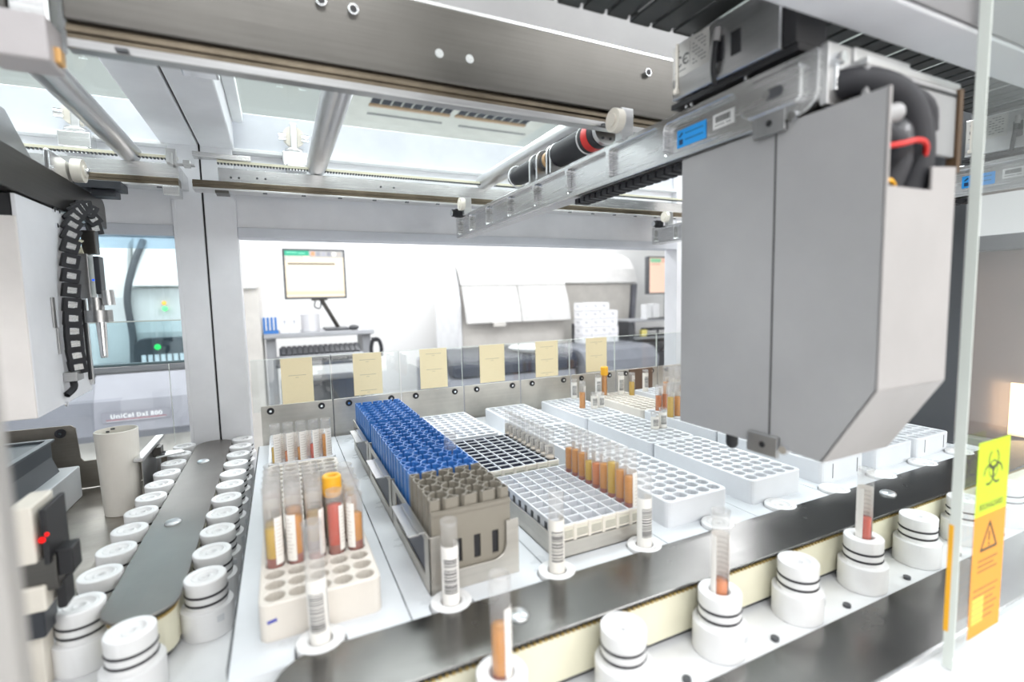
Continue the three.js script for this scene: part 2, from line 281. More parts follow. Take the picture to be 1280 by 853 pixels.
// ---------------------------------------------------------------- the sorter: frame
const frame = thing('machine_frame', 'grey aluminium frame of the sample sorter with posts beams and roof tubes', 'frame');
{
  const P = (n, g, m = mat.frame, l) => part(n, g, m, frame, l);
  P('post', [box(-0.166, -0.1185, -0.9, 0.62, -1.135, -1.085, 0.002), box(-0.1655, -0.160, -0.05, 0.45, -1.0849, -1.083, 0.0006)]);
  P('post', [box(-0.1155, -0.0635, -0.9, 0.62, -1.135, -1.085, 0.002), box(-0.0745, -0.0725, 0, 0.44, -1.0849, -1.0842, 0)]);
  P('post_seam', box(-0.1185, -0.1155, -0.9, 0.62, -1.13, -1.092, 0), mat.black, 'black gap between the two posts');
  P('post', box(1.034, 1.072, -0.9, 0.62, -1.135, -1.085, 0.002));
  P('post', box(-0.64, -0.6, -0.9, 0.62, -1.135, -1.085, 0.002));
  P('post', box(-0.20, -0.0775, -0.9, 0.62, -0.2, -0.19, 0.001), plastic([0.40, 0.385, 0.365], 0.5));
  for (const [x0, x1] of [[-0.0635, 1.034], [-0.6, -0.166]]) {
    P('back_beam', box(x0, x1, 0.405, 0.485, -1.13, -1.09, 0.001));
    P('beam_flange', box(x0, x1, 0.386, 0.4055, -1.13, -1.084, 0.001), mat.fascia);
    P('fascia_board', box(x0, x1, 0.553, 0.624, -1.118, -1.1, 0.002), mat.fascia);
    P('fascia_ledge', box(x0, x1, 0.5465, 0.553, -1.118, -1.086, 0.001), mat.white);
    P('channel_wall', box(x0, x1, 0.485, 0.5465, -1.12, -1.105, 0.001), mat.frame);
  }
  // rail plates with hard-worn linear rails under the belt
  for (const [x0, x1, xs] of [[-0.118, 1.0, -0.081], [-0.58, -0.137, -0.58]]) {
    P('rail_plate', box(xs, x1, 0.4665, 0.491, -1.085, -0.985, 0.001), mat.aluBright, 'bright aluminium rail plate');
    P('linear_rail', [box(x0, x1, 0.454, 0.4665, -1.0, -0.975, 0.001), box(x0, x1, 0.4595, 0.4625, -0.9752, -0.9735, 0)], mat.railSteel, 'brown-stained steel linear rail');
    P('rail_lip', box(x0, x1, 0.4505, 0.454, -1.004, -0.972, 0.0006), mat.alu);
    for (let x = x0 + 0.045; x < x1; x += 0.062) P('rail_screw', bxc(x, 0.4497, -0.9735, 0.007, 0.002, 0.004, 0), mat.charcoal);
    P('drive_belt', box(xs, x1, 0.4985, 0.503, -0.99, -0.982, 0.0004), mat.belt, 'pale toothed drive belt');
    const teeth = []; for (let x = xs; x < x1; x += 0.005) teeth.push(box(x, x + 0.0026, 0.4965, 0.4986, -0.989, -0.982, 0));
    P('belt_teeth', teeth, mat.charcoal).userData.kind = 'stuff';
  }
  for (const [x, y] of [[-0.062, 0.4755], [-0.05, 0.4755], [-0.022, 0.477], [-0.009, 0.477], [0.19, 0.478], [0.215, 0.478]]) P('screw_hole', rod(V(x, y, -0.9855), V(x, y, -0.984), 0.0018, 8), mat.charcoal);
  P('rail_end_block', box(-0.158, -0.1355, 0.4365, 0.4515, -1.0, -0.968, 0.001), mat.aluBright);
  P('rail_end_block', box(-0.086, -0.066, 0.4455, 0.4505, -1.0, -0.97, 0.0006), mat.steelDark);
  P('belt_clamp', [box(-0.152, -0.137, 0.49, 0.513, -0.985, -0.975, 0.001), box(-0.146, -0.142, 0.487, 0.505, -0.974, -0.969, 0.0006), box(-0.128, -0.118, 0.484, 0.495, -0.98, -0.968, 0.001), box(-0.14, -0.112, 0.4865, 0.489, -0.98, -0.967, 0.0005)], mat.alu);
  P('belt_clamp_arm', exY(shapeOf([[-0.115, -0.995], [-0.03, -0.984], [-0.03, -0.98], [-0.115, -0.975]]), 0.5035, 0.512, 0.0006), mat.aluBright);
  // roof: twin longitudinal beams, tubes
  P('roof_beam', exZ(rrect(-0.176, -0.1185, 0.55, 0.62, 0.003), -1.085, -0.44), mat.frame);
  P('roof_beam', exZ(rrect(-0.1155, -0.06, 0.55, 0.62, 0.003), -1.085, -0.44), mat.frame);
  P('roof_seam', box(-0.1185, -0.1155, 0.556, 0.615, -1.085, -0.44, 0), mat.black, 'black gap between the roof beams');
  P('roof_beam_flange', box(-0.0598, -0.042, 0.60, 0.618, -1.085, -0.5, 0.001), mat.white);
  for (const [x, y, r] of [[-0.203, 0.506, 0.0155], [0.077, 0.509, 0.0175], [0.41, 0.506, 0.0165]]) P('roof_tube', [rod(V(x, y, -1.0), V(x, y, -0.512), r, 24)], mat.alu, 'round brushed aluminium tube');
  // front rail beam
  const FZ = -0.47;
  for (const [x0, x1] of [[-0.128, 1.0], [-0.6, -0.158]]) {
    P('front_beam', box(x0, x1, 0.466, 0.536, FZ - 0.04, FZ, 0.0015), mat.steelDark, 'brushed dark steel beam');
    P('front_rail', [box(x0, x1, 0.4545, 0.466, FZ - 0.03, FZ - 0.004, 0.0008), box(x0, x1, 0.459, 0.4615, FZ - 0.0042, FZ - 0.002, 0.0004)], mat.railSteel, 'brown-stained steel linear rail');
    P('front_rail_lip', box(x0, x1, 0.4475, 0.4545, FZ - 0.014, FZ - 0.002, 0.001), mat.steel);
    P('front_fascia', box(x0, x1, 0.536, 0.60, FZ - 0.044, FZ - 0.012, 0.001), mat.panelGrey);
    P('beam_edge_strip', box(x0, x1, 0.5345, 0.538, FZ - 0.012, FZ + 0.0005, 0.0006), mat.aluBright);
  }
  const spot = (u, v) => onZ(u, v, FZ);
  for (const [u, v] of [[437, 68], [549, 82], [587, 88], [625, 122], [693, 134], [755, 145], [152, 51]]) { const p = spot(u, v); if (p.y < 0.46) P('rail_screw', bxc(p.x, 0.4495, FZ + 0.0015, 0.008, 0.002, 0.004, 0), mat.charcoal); }
  for (const [u, v] of [[441, 14], [401, 3], [808, 92]]) { const p = spot(u, v); P('socket_screw', [rod(V(p.x, p.y, FZ), V(p.x, p.y, FZ + 0.004), 0.0046, 14)], mat.chrome); P('socket', rod(V(p.x, p.y, FZ + 0.003), V(p.x, p.y, FZ + 0.0043), 0.0034, 6), mat.black); }
  for (const [u, v] of [[549, 67], [587, 74]]) { const p = spot(u, v); P('beam_hole', rod(V(p.x, p.y, FZ - 0.001), V(p.x, p.y, FZ + 0.0006), 0.0042, 12), mat.chrome); }
  P('rail_end_cover', [box(-0.156, -0.134, 0.452, 0.50, FZ - 0.03, FZ + 0.004, 0.002)], mat.aluBright);
  { const a = onZ(-30, 22, FZ + 0.02), b = onZ(62, 76, FZ + 0.02); P('beam_end_cover', box(a.x, b.x, b.y, a.y + 0.01, FZ - 0.01, FZ + 0.02, 0.002), plastic([0.52, 0.49, 0.49], 0.5)); }
  const sp = onZ(63, 57, FZ + 0.01), sq = onZ(77, 79, FZ + 0.01); P('end_spacer', [box(sp.x, sq.x, sq.y, sp.y, FZ, FZ + 0.01, 0.001)], mat.copper, 'copper coloured spacer');
  // front lip over the opening, end wall
  P('front_lip', [box(-0.3, 1.1, 0.45, 0.52, -0.237, -0.201, 0.002)], mat.frame);
  P('lip_dark_face', box(-0.3, 1.1, 0.452, 0.52, -0.2005, -0.1985, 0.0006), plastic([0.17, 0.165, 0.17], 0.5), 'dark grey front face of the lip');  // front face of the lip, coloured darker than its underside
  P('end_wall', box(1.0, 1.018, 0.0005, 0.62, -0.8, -0.415, 0.001), mat.charcoal, 'dark grey end wall');
  P('side_wall', box(-0.62, -0.6, -0.9, 0.62, -1.085, -0.19, 0.001));
  // roof panes
  for (const [x0, x1] of [[-0.058, 1.02], [-0.6, -0.178]]) P('roof_pane', box(x0, x1, 0.626, 0.63, -1.118, -0.45, 0), mat.roofGlass);
  P('roof_pane_edge', box(-0.052, -0.047, 0.619, 0.634, -1.11, -0.48, 0.0005), mat.paneEdge);
}
// lid clamps screwed to the fascia ledge
function lidClamp(x, label) {
  const t = thing('lid_clamp', label, 'clamp', null);
  const zc = -1.078;
  part('clamp_block', box(x - 0.022, x + 0.022, 0.523, 0.548, zc - 0.008, zc + 0.022, 0.002), mat.aluBright, t);
  part('clamp_jaw', [box(x - 0.006, x + 0.006, 0.555, 0.606, zc - 0.006, zc + 0.01, 0.002), lathe([[0, 0], [0.017, 0], [0.018, 0.004], [0.016, 0.009], [0, 0.009]], x, 0.548, zc + 0.004, 18)], mat.alu, t);
  part('clamp_wing', [rod(V(x, 0.581, zc - 0.004), V(x, 0.581, zc + 0.006), 0.0195, 24)], mat.cream, t);
  for (const s of [-1, 1]) part('hex_nut', rod(V(x + s * 0.014, 0.578, zc + 0.008), V(x + s * 0.026, 0.578, zc + 0.008), 0.0075, 6), mat.chrome, t);
  part('foot_plate', exY(rrect(x - 0.017, x + 0.02, zc - 0.005, zc + 0.024, 0.006), 0.513, 0.523, 0.001), mat.alu, t);
  return t;
}
lidClamp(0.044, 'round lid clamp with chrome nuts beside the middle roof tube');
lidClamp(-0.288, 'round lid clamp half hidden by the slanting roof tube');
{ // spring latch on the roof beam
  const t = thing('roof_latch', 'chrome latch with a ball-ended lever on the roof beam flange', 'latch');
  const p = onZ(250, 82, -0.62), q = onZ(286, 88, -0.62);
  part('latch_body', [box(p.x - 0.02, p.x + 0.016, p.y - 0.004, p.y + 0.022, -0.645, -0.615, 0.003)], mat.chrome, t);
  part('lever', [rod(V(p.x + 0.016, p.y, -0.62), V(q.x, q.y, -0.62), 0.0025, 10), rod(V(q.x, q.y + 0.03, -0.62), V(q.x, q.y, -0.62), 0.0042, 12), fin(new THREE.SphereGeometry(0.0062, 14, 10).translate(q.x, q.y, -0.62))], mat.chrome, t);
}

// ---------------------------------------------------------------- rear guard panels: steel plate, clear pane, paper note
{
  const noteMats = [0, 1, 2].map(k => printed(128, 192, (g, w, h) => {
    g.fillStyle = '#f8e8c0'; g.fillRect(0, 0, w, h);
    for (let i = 0; i < 300; i++) { g.fillStyle = `rgba(150,120,60,${rnd(0.02, 0.06)})`; g.fillRect(rnd(0, w), rnd(0, h), rnd(1, 12), 1); }
    g.fillStyle = 'rgba(90,85,75,0.55)'; g.font = '8px sans-serif'; g.textAlign = 'center';
    const rows = [[70], [30, 98, 170], [24, 100]][k];
    for (const y of rows) { for (let i = 0; i < 9; i++) g.fillRect(30 + i * 8, y, 5 + (i * 3) % 3, 2); for (let i = 0; i < 2; i++) g.fillRect(58 + i * 7, y + 9, 4, 2); }
  }, 0.85));
  const xs = [-0.055, 0.0835, 0.2165, 0.352, 0.489, 0.624, 0.757, 0.892, 1.018];
  const notes = [[350, 390], [441, 477], [525, 559], [600, 631], [670, 698], [733, 759]];
  const what = ['pane behind the five capped tubes', 'pane behind the blue racks', 'pane behind the low white rack', 'pane behind the clear tube row', 'pane behind the first long white rack row', 'pane behind the yellow capped tube', 'pane without a note beside the dark machine', 'narrow pane without a note near the end post'];
  const Z = -1.002;
  for (let i = 0; i + 1 < xs.length; i++) {
    const x0 = xs[i] + 0.0012, x1 = xs[i + 1] - 0.0012, t = thing('rear_guard', `clear plastic and steel guard panel, ${what[i]}`, 'guard panel');
    part('steel_plate', exZ(rrect(x0 + (i ? 0 : 0.012), x1, -0.015, 0.071, [0, 0, 0.003, 0.003]), Z - 0.002, Z, 0.0004), mat.backSteel, t);
    if (i === 6) part('brown_cover', box(0.797, 0.872, 0.005, 0.07, Z + 0.0002, Z + 0.003, 0.0006), M([0.16, 0.095, 0.06], 0.5), t, 'dark brown cover plate');
    part('clear_pane', box(x0, x1, 0.06, 0.156, Z - 0.0055, Z - 0.0025, 0), mat.glass, t);
    part('pane_edge', [box(x0, x1, 0.156, 0.157, Z - 0.0055, Z - 0.0025, 0), box(x1 - 0.0007, x1, 0.071, 0.156, Z - 0.0055, Z - 0.0025, 0)], mat.glassEdge, t);
    for (const s of [x0 + 0.028, x1 - 0.02]) { const ws = part('screw_washer', rod(V(s, 0.061, Z), V(s, 0.061, Z + 0.0025), 0.0062, 16), mat.rubber, t); part('screw_head', rod(V(s, 0.061, Z + 0.0024), V(s, 0.061, Z + 0.0036), 0.0022, 8), mat.chrome, ws); }
    if (notes[i]) { const a = onZ(notes[i][0], 450, Z), b = onZ(notes[i][1], 450, Z); part('paper_note', (() => { const g = new THREE.BoxGeometry(b.x - a.x, i === 0 ? 0.088 : 0.084, 0.0006); g.translate((a.x + b.x) / 2, i === 0 ? 0.112 : 0.115, Z - 0.0021); return fin(g, 'x', true); })(), noteMats[i % 3], t, 'yellowed paper note with faint print'); }
  }
}

// ---------------------------------------------------------------- pucks (tube carriers)
const PUCK = 0.054;
function makePuck(name, label, group, open) {
  const t = thing(name, label, 'puck', group);
  part('puck_base', lathe([[0, 0], [0.0215, 0], [0.0222, 0.0008], [0.0222, 0.0262], [0.0215, 0.027], [0.0176, 0.027]], 0, 0, 0, 28), mat.puck, t);
  part('puck_top', lathe([[0.0176, 0.027], [0.0176, 0.0305], [0.0168, 0.031], [0.0168, 0.033], [0.0176, 0.0335], [0.0176, 0.0385], [0.0168, 0.039], [0.0168, 0.041], [0.0176, 0.0415], [0.0178, 0.0528], [0.017, 0.054], [0.0128, 0.054], [0.0124, 0.0533], [0.0119, 0.0533], [0.0115, 0.054], ...(open ? [[0.0094, 0.054], [0.0086, 0.0525], [0.0082, 0.042], [0, 0.042]] : [[0.0106, 0.054], [0.0098, 0.0508], [0.0064, 0.05], [0.0058, 0.0524], [0.0034, 0.0524], [0.003, 0.0485], [0, 0.0485]])], 0, 0, 0, 28), mat.puck, t);
  const top = t.children[1];
  for (const y of [0.032, 0.04]) part('rubber_ring', fin(new THREE.TorusGeometry(0.0171, 0.0011, 6, 28).rotateX(Math.PI / 2).translate(0, y, 0)), mat.rubber, top, 'black rubber ring');
  if (!open) part('bore_pin', lathe([[0, 0.0495], [0.002, 0.0495], [0.0024, 0.0485]], 0, 0, 0, 10), mat.charcoal, top);
  part('code_mark', bxc(0.004, 0.0185, 0.0219, 0.006, 0.006, 0.0012, 0.0003), plastic([0.70, 0.72, 0.74], 0.4), t.children[0]);
  return t;
}
const puck0 = makePuck('tube_puck', 'white round puck with black rings in the row along the glossy white deck', 'empty pucks between narrow cover and deck');
const puckT = makePuck('tube_puck', 'white puck under the orange sample tube before the bar', null, true); puckT.position.set(0.124, LANE, -0.2935);
const laneZ = i => -0.531 - 0.0524 * i;
puck0.position.set(-0.0785, LANE, laneZ(0)); puck0.rotation.y = 0.4;
const ORD = ['first', 'second', 'third', 'fourth', 'fifth', 'sixth', 'seventh', 'eighth', 'ninth', 'tenth', 'eleventh', 'twelfth'];
puck0.userData.label = 'empty puck, first from the open cover end, in the row along the white deck';
for (let i = 1; i < 11; i++) copyOf(puck0, [-0.0785, LANE, laneZ(i)], rnd(0, 6), `empty puck, ${ORD[i]} from the open cover end, in the row along the white deck`);
for (let i = 0; i < 11; i++) copyOf(puck0, [-0.1715, LANE, laneZ(i) + (i % 3 ? 0 : 0.001)], rnd(0, 6), `empty puck, ${ORD[i]} from the open cover end, in the row by the steel well`, 'empty pucks between narrow cover and steel tray');
copyOf(puck0, [-0.1225, LANE, -0.4675], 2.1, 'white round puck with black rings turning round the end of the narrow cover');
const frontX = i => 0.124 + 0.1035 * i;
const frontHas = { 0: 1, 2: 1, 4: 1 };
['white puck under the orange sample tube before the bar', 'white empty puck between the orange and the amber sample tubes', 'white puck holding the amber sample tube before the bar', 'white empty puck between the amber and the red sample tubes', 'white puck holding the red sample tube before the bar', 'white empty puck just past the red sample tube', 'white empty puck beside the hazard sticker pane', 'white puck seen through the pane with the hazard stickers'].forEach((l, i) => {
  if (!i) return; const c = copyOf(frontHas[i] ? puckT : puck0, [frontX(i), LANE, -0.2935], -0.3 + 0.25 * i, l); delete c.userData.group;
});
['white puck holding the labelled tube before the cream rack', 'white puck holding the labelled tube before the grey rack', 'white puck holding the labelled tube before the lattice rack', 'white puck holding the labelled tube at the corner of the lattice rack', 'white empty puck before the first long white rack', 'white empty puck before the second long white rack', 'white empty puck before the third long white rack', 'white empty puck between third and fourth long white racks', 'white empty puck before the fourth long white rack', 'white empty puck before the last long white rack'].forEach((l, i) => {
  const c = copyOf(i < 4 ? puckT : puck0, [laneX(i), LANE, BACKZ], i, l); delete c.userData.group;
});

// ---------------------------------------------------------------- sample tubes
const barcode = [0, 1, 2].map(k => printed(96, 192, (g, w, h) => {
  g.fillStyle = ['#efece6', '#f1eee9', '#ece8e0'][k]; g.fillRect(0, 0, w, h); g.fillStyle = '#4b4a4c';
  let y = 40; while (y < 150) { const b = 1.5 + rnd(0, 4.5); g.fillRect(24, y, 34, b); y += b + 1.5 + rnd(0, 4); }
  g.fillStyle = '#77767a'; for (let i = 0; i < 14; i++) { g.fillRect(66, 36 + i * 8, 5, 5); if (i % 3) g.fillRect(75, 36 + i * 8, 4, 5); }
}, 0.7));
const plainLabel = printed(32, 64, (g, w, h) => { g.fillStyle = '#f2eee8'; g.fillRect(0, 0, w, h); g.fillStyle = 'rgba(120,110,100,0.3)'; for (let i = 0; i < 10; i++) g.fillRect(4, 6 + i * 5, 12 + (i * 7) % 10, 1.4); }, 0.75);
const shells = {};
const shellGeo = (r, h) => shells[`${r},${h}`] ??= lathe([[0, 0], [r * 0.5, 0.001], [r * 0.86, 0.0035], [r, 0.0075], [r, h - 0.0015], [r * 1.04, h - 0.001], [r * 1.04, h], [r * 0.93, h], [r * 0.93, h - 0.004]], 0, 0, 0, 20);
const liquidGeo = {};
const liq = (r, a, b) => liquidGeo[`${r},${a},${b}`] ??= lathe([[0, a], [r * 0.87, a], [r * 0.87, b], [0, b]], 0, 0, 0, 18);
// o: r radius, h height, fluid [material, from, to] list, label [from, to, start angle, sweep, print], cap
function sampleTube(name, label, group, x, y, z, o) {
  const t = thing(name, label, 'tube', group), r = o.r ?? 0.0072;
  part('tube_wall', shellGeo(r, o.h), mat.tubeWall, t);
  for (const [n, m, a, b] of o.fluid || []) part(n, liq(r, +a.toFixed(4), +b.toFixed(4)), m, t);
  if (o.label) {
    const [a, b, th, sw, m] = o.label, g = new THREE.CylinderGeometry(r * 1.035, r * 1.035, b - a, 18, 1, true, th, sw); g.translate(0, (a + b) / 2, 0);
    const inner = new THREE.CylinderGeometry(r * 1.02, r * 1.02, b - a, 18, 1, true, th, sw); inner.scale(1, 1, 1); inner.translate(0, (a + b) / 2, 0);
    const p = part('paper_label', fin(g, 'x', true), m, t); p.material.side = THREE.DoubleSide;
  }
  if (o.cap) part('cap', lathe([[0, 0.004], [0.0028, 0.004], [0.0032, 0.0115], [0.0076, 0.0125], [0.0086, 0.011], [0.0086, -0.004], [0.0078, -0.006], [0.0078, -0.007]], 0, o.h, 0, 20), o.cap, t, 'yellow screw cap');
  t.position.set(x, y, z); t.rotation.y = rnd(-0.15, 0.15); t.rotation.z = o.lean ?? 0;
  return t;
}
const T = -0.4;                       // start angle of a label that faces the opening
const full = (a, b, k) => [a, b, T - 1.9, 4.6, barcode[k]];
{ // tubes riding in pucks
  const py = LANE + 0.0421;
  const back = [['before the cream rack', 0.105], ['before the grey rack', 0.083], ['before the lattice rack', 0.086], ['at the corner of the lattice rack', 0.086]];
  back.forEach(([w, h], i) => sampleTube('sample_tube', `tall labelled sample tube standing in a puck ${w}`, null, laneX(i), py, BACKZ, { h, fluid: [['liquid', mat.clot, 0.002, 0.012], ['liquid_haze', mat.gel, 0.0121, 0.03]], label: full(0.010, 0.062, i % 3), lean: i ? 0 : 0.02 }));
  sampleTube('sample_tube', 'orange sample tube with white label in the puck before the bar', null, frontX(0), py, -0.2935, { h: 0.082, fluid: [['clot', mat.clot, 0.002, 0.012], ['serum', mat.amber, 0.0121, 0.045]], label: [0.004, 0.06, 0.1, 1.5, plainLabel] });
  sampleTube('sample_tube', 'amber sample tube with long white label in a puck before the bar', null, frontX(2), py, -0.2935, { h: 0.083, fluid: [['serum', mat.orange, 0.002, 0.021]], label: [0.003, 0.062, 0.5, 4.6, plainLabel] });
  sampleTube('sample_tube', 'red sample tube, nearly empty, in a puck before the bar', null, frontX(4), py, -0.2935, { h: 0.084, fluid: [['serum', mat.serumRed, 0.002, 0.032]], label: [0.005, 0.064, 0.9, 4.2, plainLabel] });
}

// ---------------------------------------------------------------- flat white racks with round holes (5 x 10)
const RF = 0.0126, RW = 0.092, RL = 0.1785, RH = 0.03;
const holeX = i => (i - 2) * 0.0172, holeZ = j => (j - 4.5) * 0.0172;
const rackGeo = (() => { const s = rrect(-RW / 2, RW / 2, -RL / 2, RL / 2, 0.007, THREE.Shape, 4); for (let i = 0; i < 5; i++) for (let j = 0; j < 10; j++) s.holes.push(circlePath(holeX(i), holeZ(j), 0.0076, 14)); return exY(s, 0.0114, RH, 0.0008); })();
const rackBase = exY(rrect(-RW / 2, RW / 2, -RL / 2, RL / 2, 0.007), 0, 0.0124);
function flatRack(label, group, x, zFront, m = mat.rackWhite, turn = 0, slots = false) {
  const t = thing('tube_rack', label, 'rack', group);
  part('hole_block', rackGeo, m, t); part('rack_floor', rackBase, m, t);
  if (slots) for (const sx of [-0.024, 0.03]) part('slot', box(sx - 0.0006, sx + 0.0006, 0.006, 0.026, RL / 2 - 0.0006, RL / 2 + 0.0003, 0), mat.charcoal, t);
  t.position.set(x, 0, zFront - RL / 2); t.rotation.y = turn;
  return t;
}
const ZF = -0.4045, RP = 0.181;
const creamRack = flatRack('cream tube rack with a blue pen mark, crowded with tall tubes', null, 0.018, ZF, mat.rackCream);
decal('pen_mark', new THREE.MeshStandardMaterial({ color: new THREE.Color(0.05, 0.06, 0.4), roughness: 0.6 }), creamRack, V(-0.037, 0.0165, RL / 2 + 0.0002), 0.007, 0.0025, 'z+', 0.2);
flatRack('white tube rack hidden behind the crowded cream rack', null, 0.018, ZF - RP, mat.rackCream);
flatRack('white tube rack holding five short tubes at the rear guard', null, 0.018, ZF - 2 * RP);
flatRack('low white tube rack, empty, behind the dark lattice rack', null, 0.283, ZF - 2 * RP + 0.0055);
[['first', 0.4215, 0], ['second', 0.5545, 1], ['third', 0.689, 2], ['fourth', 0.812, 0], ['fifth', 0.9155, 2]].forEach(([w, x, k]) => {
  for (let j = 0; j < 3; j++) flatRack(`long white tube rack, ${['end', 'middle', 'rear'][j]} of the ${w} row beyond the lattice racks`, null, x, ZF - RP * j, k === 2 && j === 2 ? mat.rackCream : mat.rackWhite, j === 1 && w === 'second' ? -0.006 : 0, k === 2 && j === 0);
});
// tubes in the cream rack
{
  const fl = [[mat.straw, 0.052], [mat.amber, 0.056], [mat.gel, 0.03], [mat.serumRed, 0.058], [mat.amber, 0.05]];
  for (let i = 0; i < 5; i++) for (let j = 0; j < 5; j++) {
    const x = 0.018 + holeX(i), z = ZF - RL / 2 + holeZ(6 - j), capped = i === 3 && j === 1, h = [0.094, 0.093, 0.092, 0.087, 0.082][i] - (capped ? 0.006 : 0) - (j === 0 && i > 2 ? 0.004 : 0) + rnd(-0.002, 0.002);
    const [m, lev] = j ? fl[Math.floor(rnd(0, 5))] : fl[i], lv = lev + rnd(-0.004, 0.004);
    const name = j === 0 ? ['straw yellow', 'amber', 'nearly empty', 'red', 'dark amber'][i] + ' sample tube in the foremost filled row of the cream rack' : capped ? 'tall sample tube with a yellow screw cap in the cream rack' : `open clear tube in the cream rack, ${ORD[j]} row from bar, ${ORD[i]} from pucks`;
    sampleTube(capped ? 'capped_tube' : 'sample_tube', name, j === 0 || capped ? null : 'tubes crowded in the cream rack', x, RF, z, { h: h - RF + 0.005, r: 0.0073, cap: capped ? mat.yellow : 0,
      fluid: m === mat.gel ? [['clot', mat.clot, 0.002, 0.02]] : [['clot', mat.clot, 0.002, 0.025], ['serum', m, 0.0251, lv]], label: j === 0 || i === 4 ? [0.02, 0.062, [0.15, -1.35, 0.2, 0.35, -1.6][i] + 0.1, 1.25, plainLabel] : [0.02, 0.068, 1.2, 3.6, barcode[i % 3]] });
  }
  // five short tubes with white printed strips between them
  const fl5 = [[mat.straw, 0.034], [mat.orange, 0.026], [mat.amber, 0.03], [mat.serumRed, 0.032], [mat.amber, 0.044]];
  for (let i = 0; i < 5; i++) {
    const x = 0.018 + holeX(i), z = ZF - 2 * RP - RL / 2 + holeZ(9);
    sampleTube('sample_tube', ['yellow', 'orange', 'pale', 'reddish', 'amber'][i] + ' short sample tube with printed label at the rear guard', null, x, RF, z, { h: 0.073, r: 0.0068, fluid: [['serum', fl5[i][0], 0.002, fl5[i][1] + 0.005]], label: [0.012, 0.059, -0.3, 2.0, plainLabel] });
  }
  for (let i = 0; i < 4; i++) {
    const x = 0.018 + holeX(i) + 0.0086, z = ZF - 2 * RP - RL / 2 + holeZ(9) - 0.0172;
    solo('label_card', (() => { const g = new THREE.BoxGeometry(0.0105, 0.038, 0.0012); g.translate(x, 0.0491, z + 0.008); return fin(g, 'x', true); })(), plainLabel, `white card printed with bars, between the ${['yellow and orange', 'orange and pale', 'pale and reddish', 'reddish and amber'][i]} short tubes`, 'card', 'printed cards between the short tubes');
  }
}

// ---------------------------------------------------------------- blue and grey cell racks in steel trays
const PX = 0.0178, PZ = 0.018, HR = 0.0084;
function starShape(qx0, qx1, qz0, qz1, inset) {               // hollow post between four round cells; missing quadrants end flat
  const hx = PX / 2, hz = PZ / 2, pts = [], flat = 0.0022, r = HR + inset;
  const quad = (sx, sz, rev) => { const a = []; for (let i = 0; i <= 5; i++) { const th = 0.12 + (Math.PI / 2 - 0.24) * i / 5; a.push([sx * Math.max(0.0003, hx - r * Math.cos(th) * 1.0), sz * Math.max(0.0003, hz - r * Math.sin(th))]); } return rev ? a.reverse() : a; };
  const f = flat - inset * 0.6;
  // walk + + , - + , - - , + -
  pts.push(...(qx1 && qz1 ? quad(1, 1, false).reverse() : []));
  if (!qz1) { pts.push([qx1 ? hx - r * Math.cos(0.1) > 0 ? hx * 0.62 : 0 : f, f]); pts.push([qx0 ? -hx * 0.62 : -f, f]); }
  pts.push(...(qx0 && qz1 ? quad(-1, 1, true).reverse() : []));
  if (!qx0) { pts.push([-f, qz1 ? hz * 0.62 : f]); pts.push([-f, qz0 ? -hz * 0.62 : -f]); }
  pts.push(...(qx0 && qz0 ? quad(-1, -1, false).reverse() : []));
  if (!qz0) { pts.push([qx0 ? -hx * 0.62 : -f, -f]); pts.push([qx1 ? hx * 0.62 : f, -f]); }
  pts.push(...(qx1 && qz0 ? quad(1, -1, true).reverse() : []));
  if (!qx1) { pts.push([f, qz0 ? -hz * 0.62 : -f]); pts.push([f, qz1 ? hz * 0.62 : f]); }
  return pts;
}
const starCache = {};
function starGeo(a, b, c, d) {
  return starCache[[a, b, c, d]] ??= (() => {
    const ctr = pts => { const o = []; for (const p of pts) { const l = o[o.length - 1]; if (!l || Math.hypot(l[0] - p[0], l[1] - p[1]) > 1e-5) o.push(p); } return o; };
    const ang = pts => pts.map(p => [...p]).sort((p, q) => Math.atan2(p[1], p[0]) - Math.atan2(q[1], q[0]));
    const outer = ang(ctr(starShape(a, b, c, d, 0))), s = shapeOf(outer);
    const cx = (b - a) * 0.0006, cz = (d - c) * 0.0006;
    s.holes.push(new THREE.Path(outer.map(p => new THREE.Vector2(cx + (p[0] - cx) * 0.74, cz + (p[1] - cz) * 0.74)).reverse()));
    return exY(s, 0.012, 0.08, 0);
  })();
}
const cellWall = (() => { const pts = []; for (let i = 0; i <= 8; i++) { const a = -1.35 + 2.7 * i / 8; pts.push([0.0094 * Math.cos(a), 0.0090 * Math.sin(a)]); } for (let i = 8; i >= 0; i--) { const a = -1.35 + 2.7 * i / 8; pts.push([0.0086 * Math.cos(a), 0.0082 * Math.sin(a)]); } return exY(shapeOf(pts), 0.012, 0.0785, 0, 'y'); })();
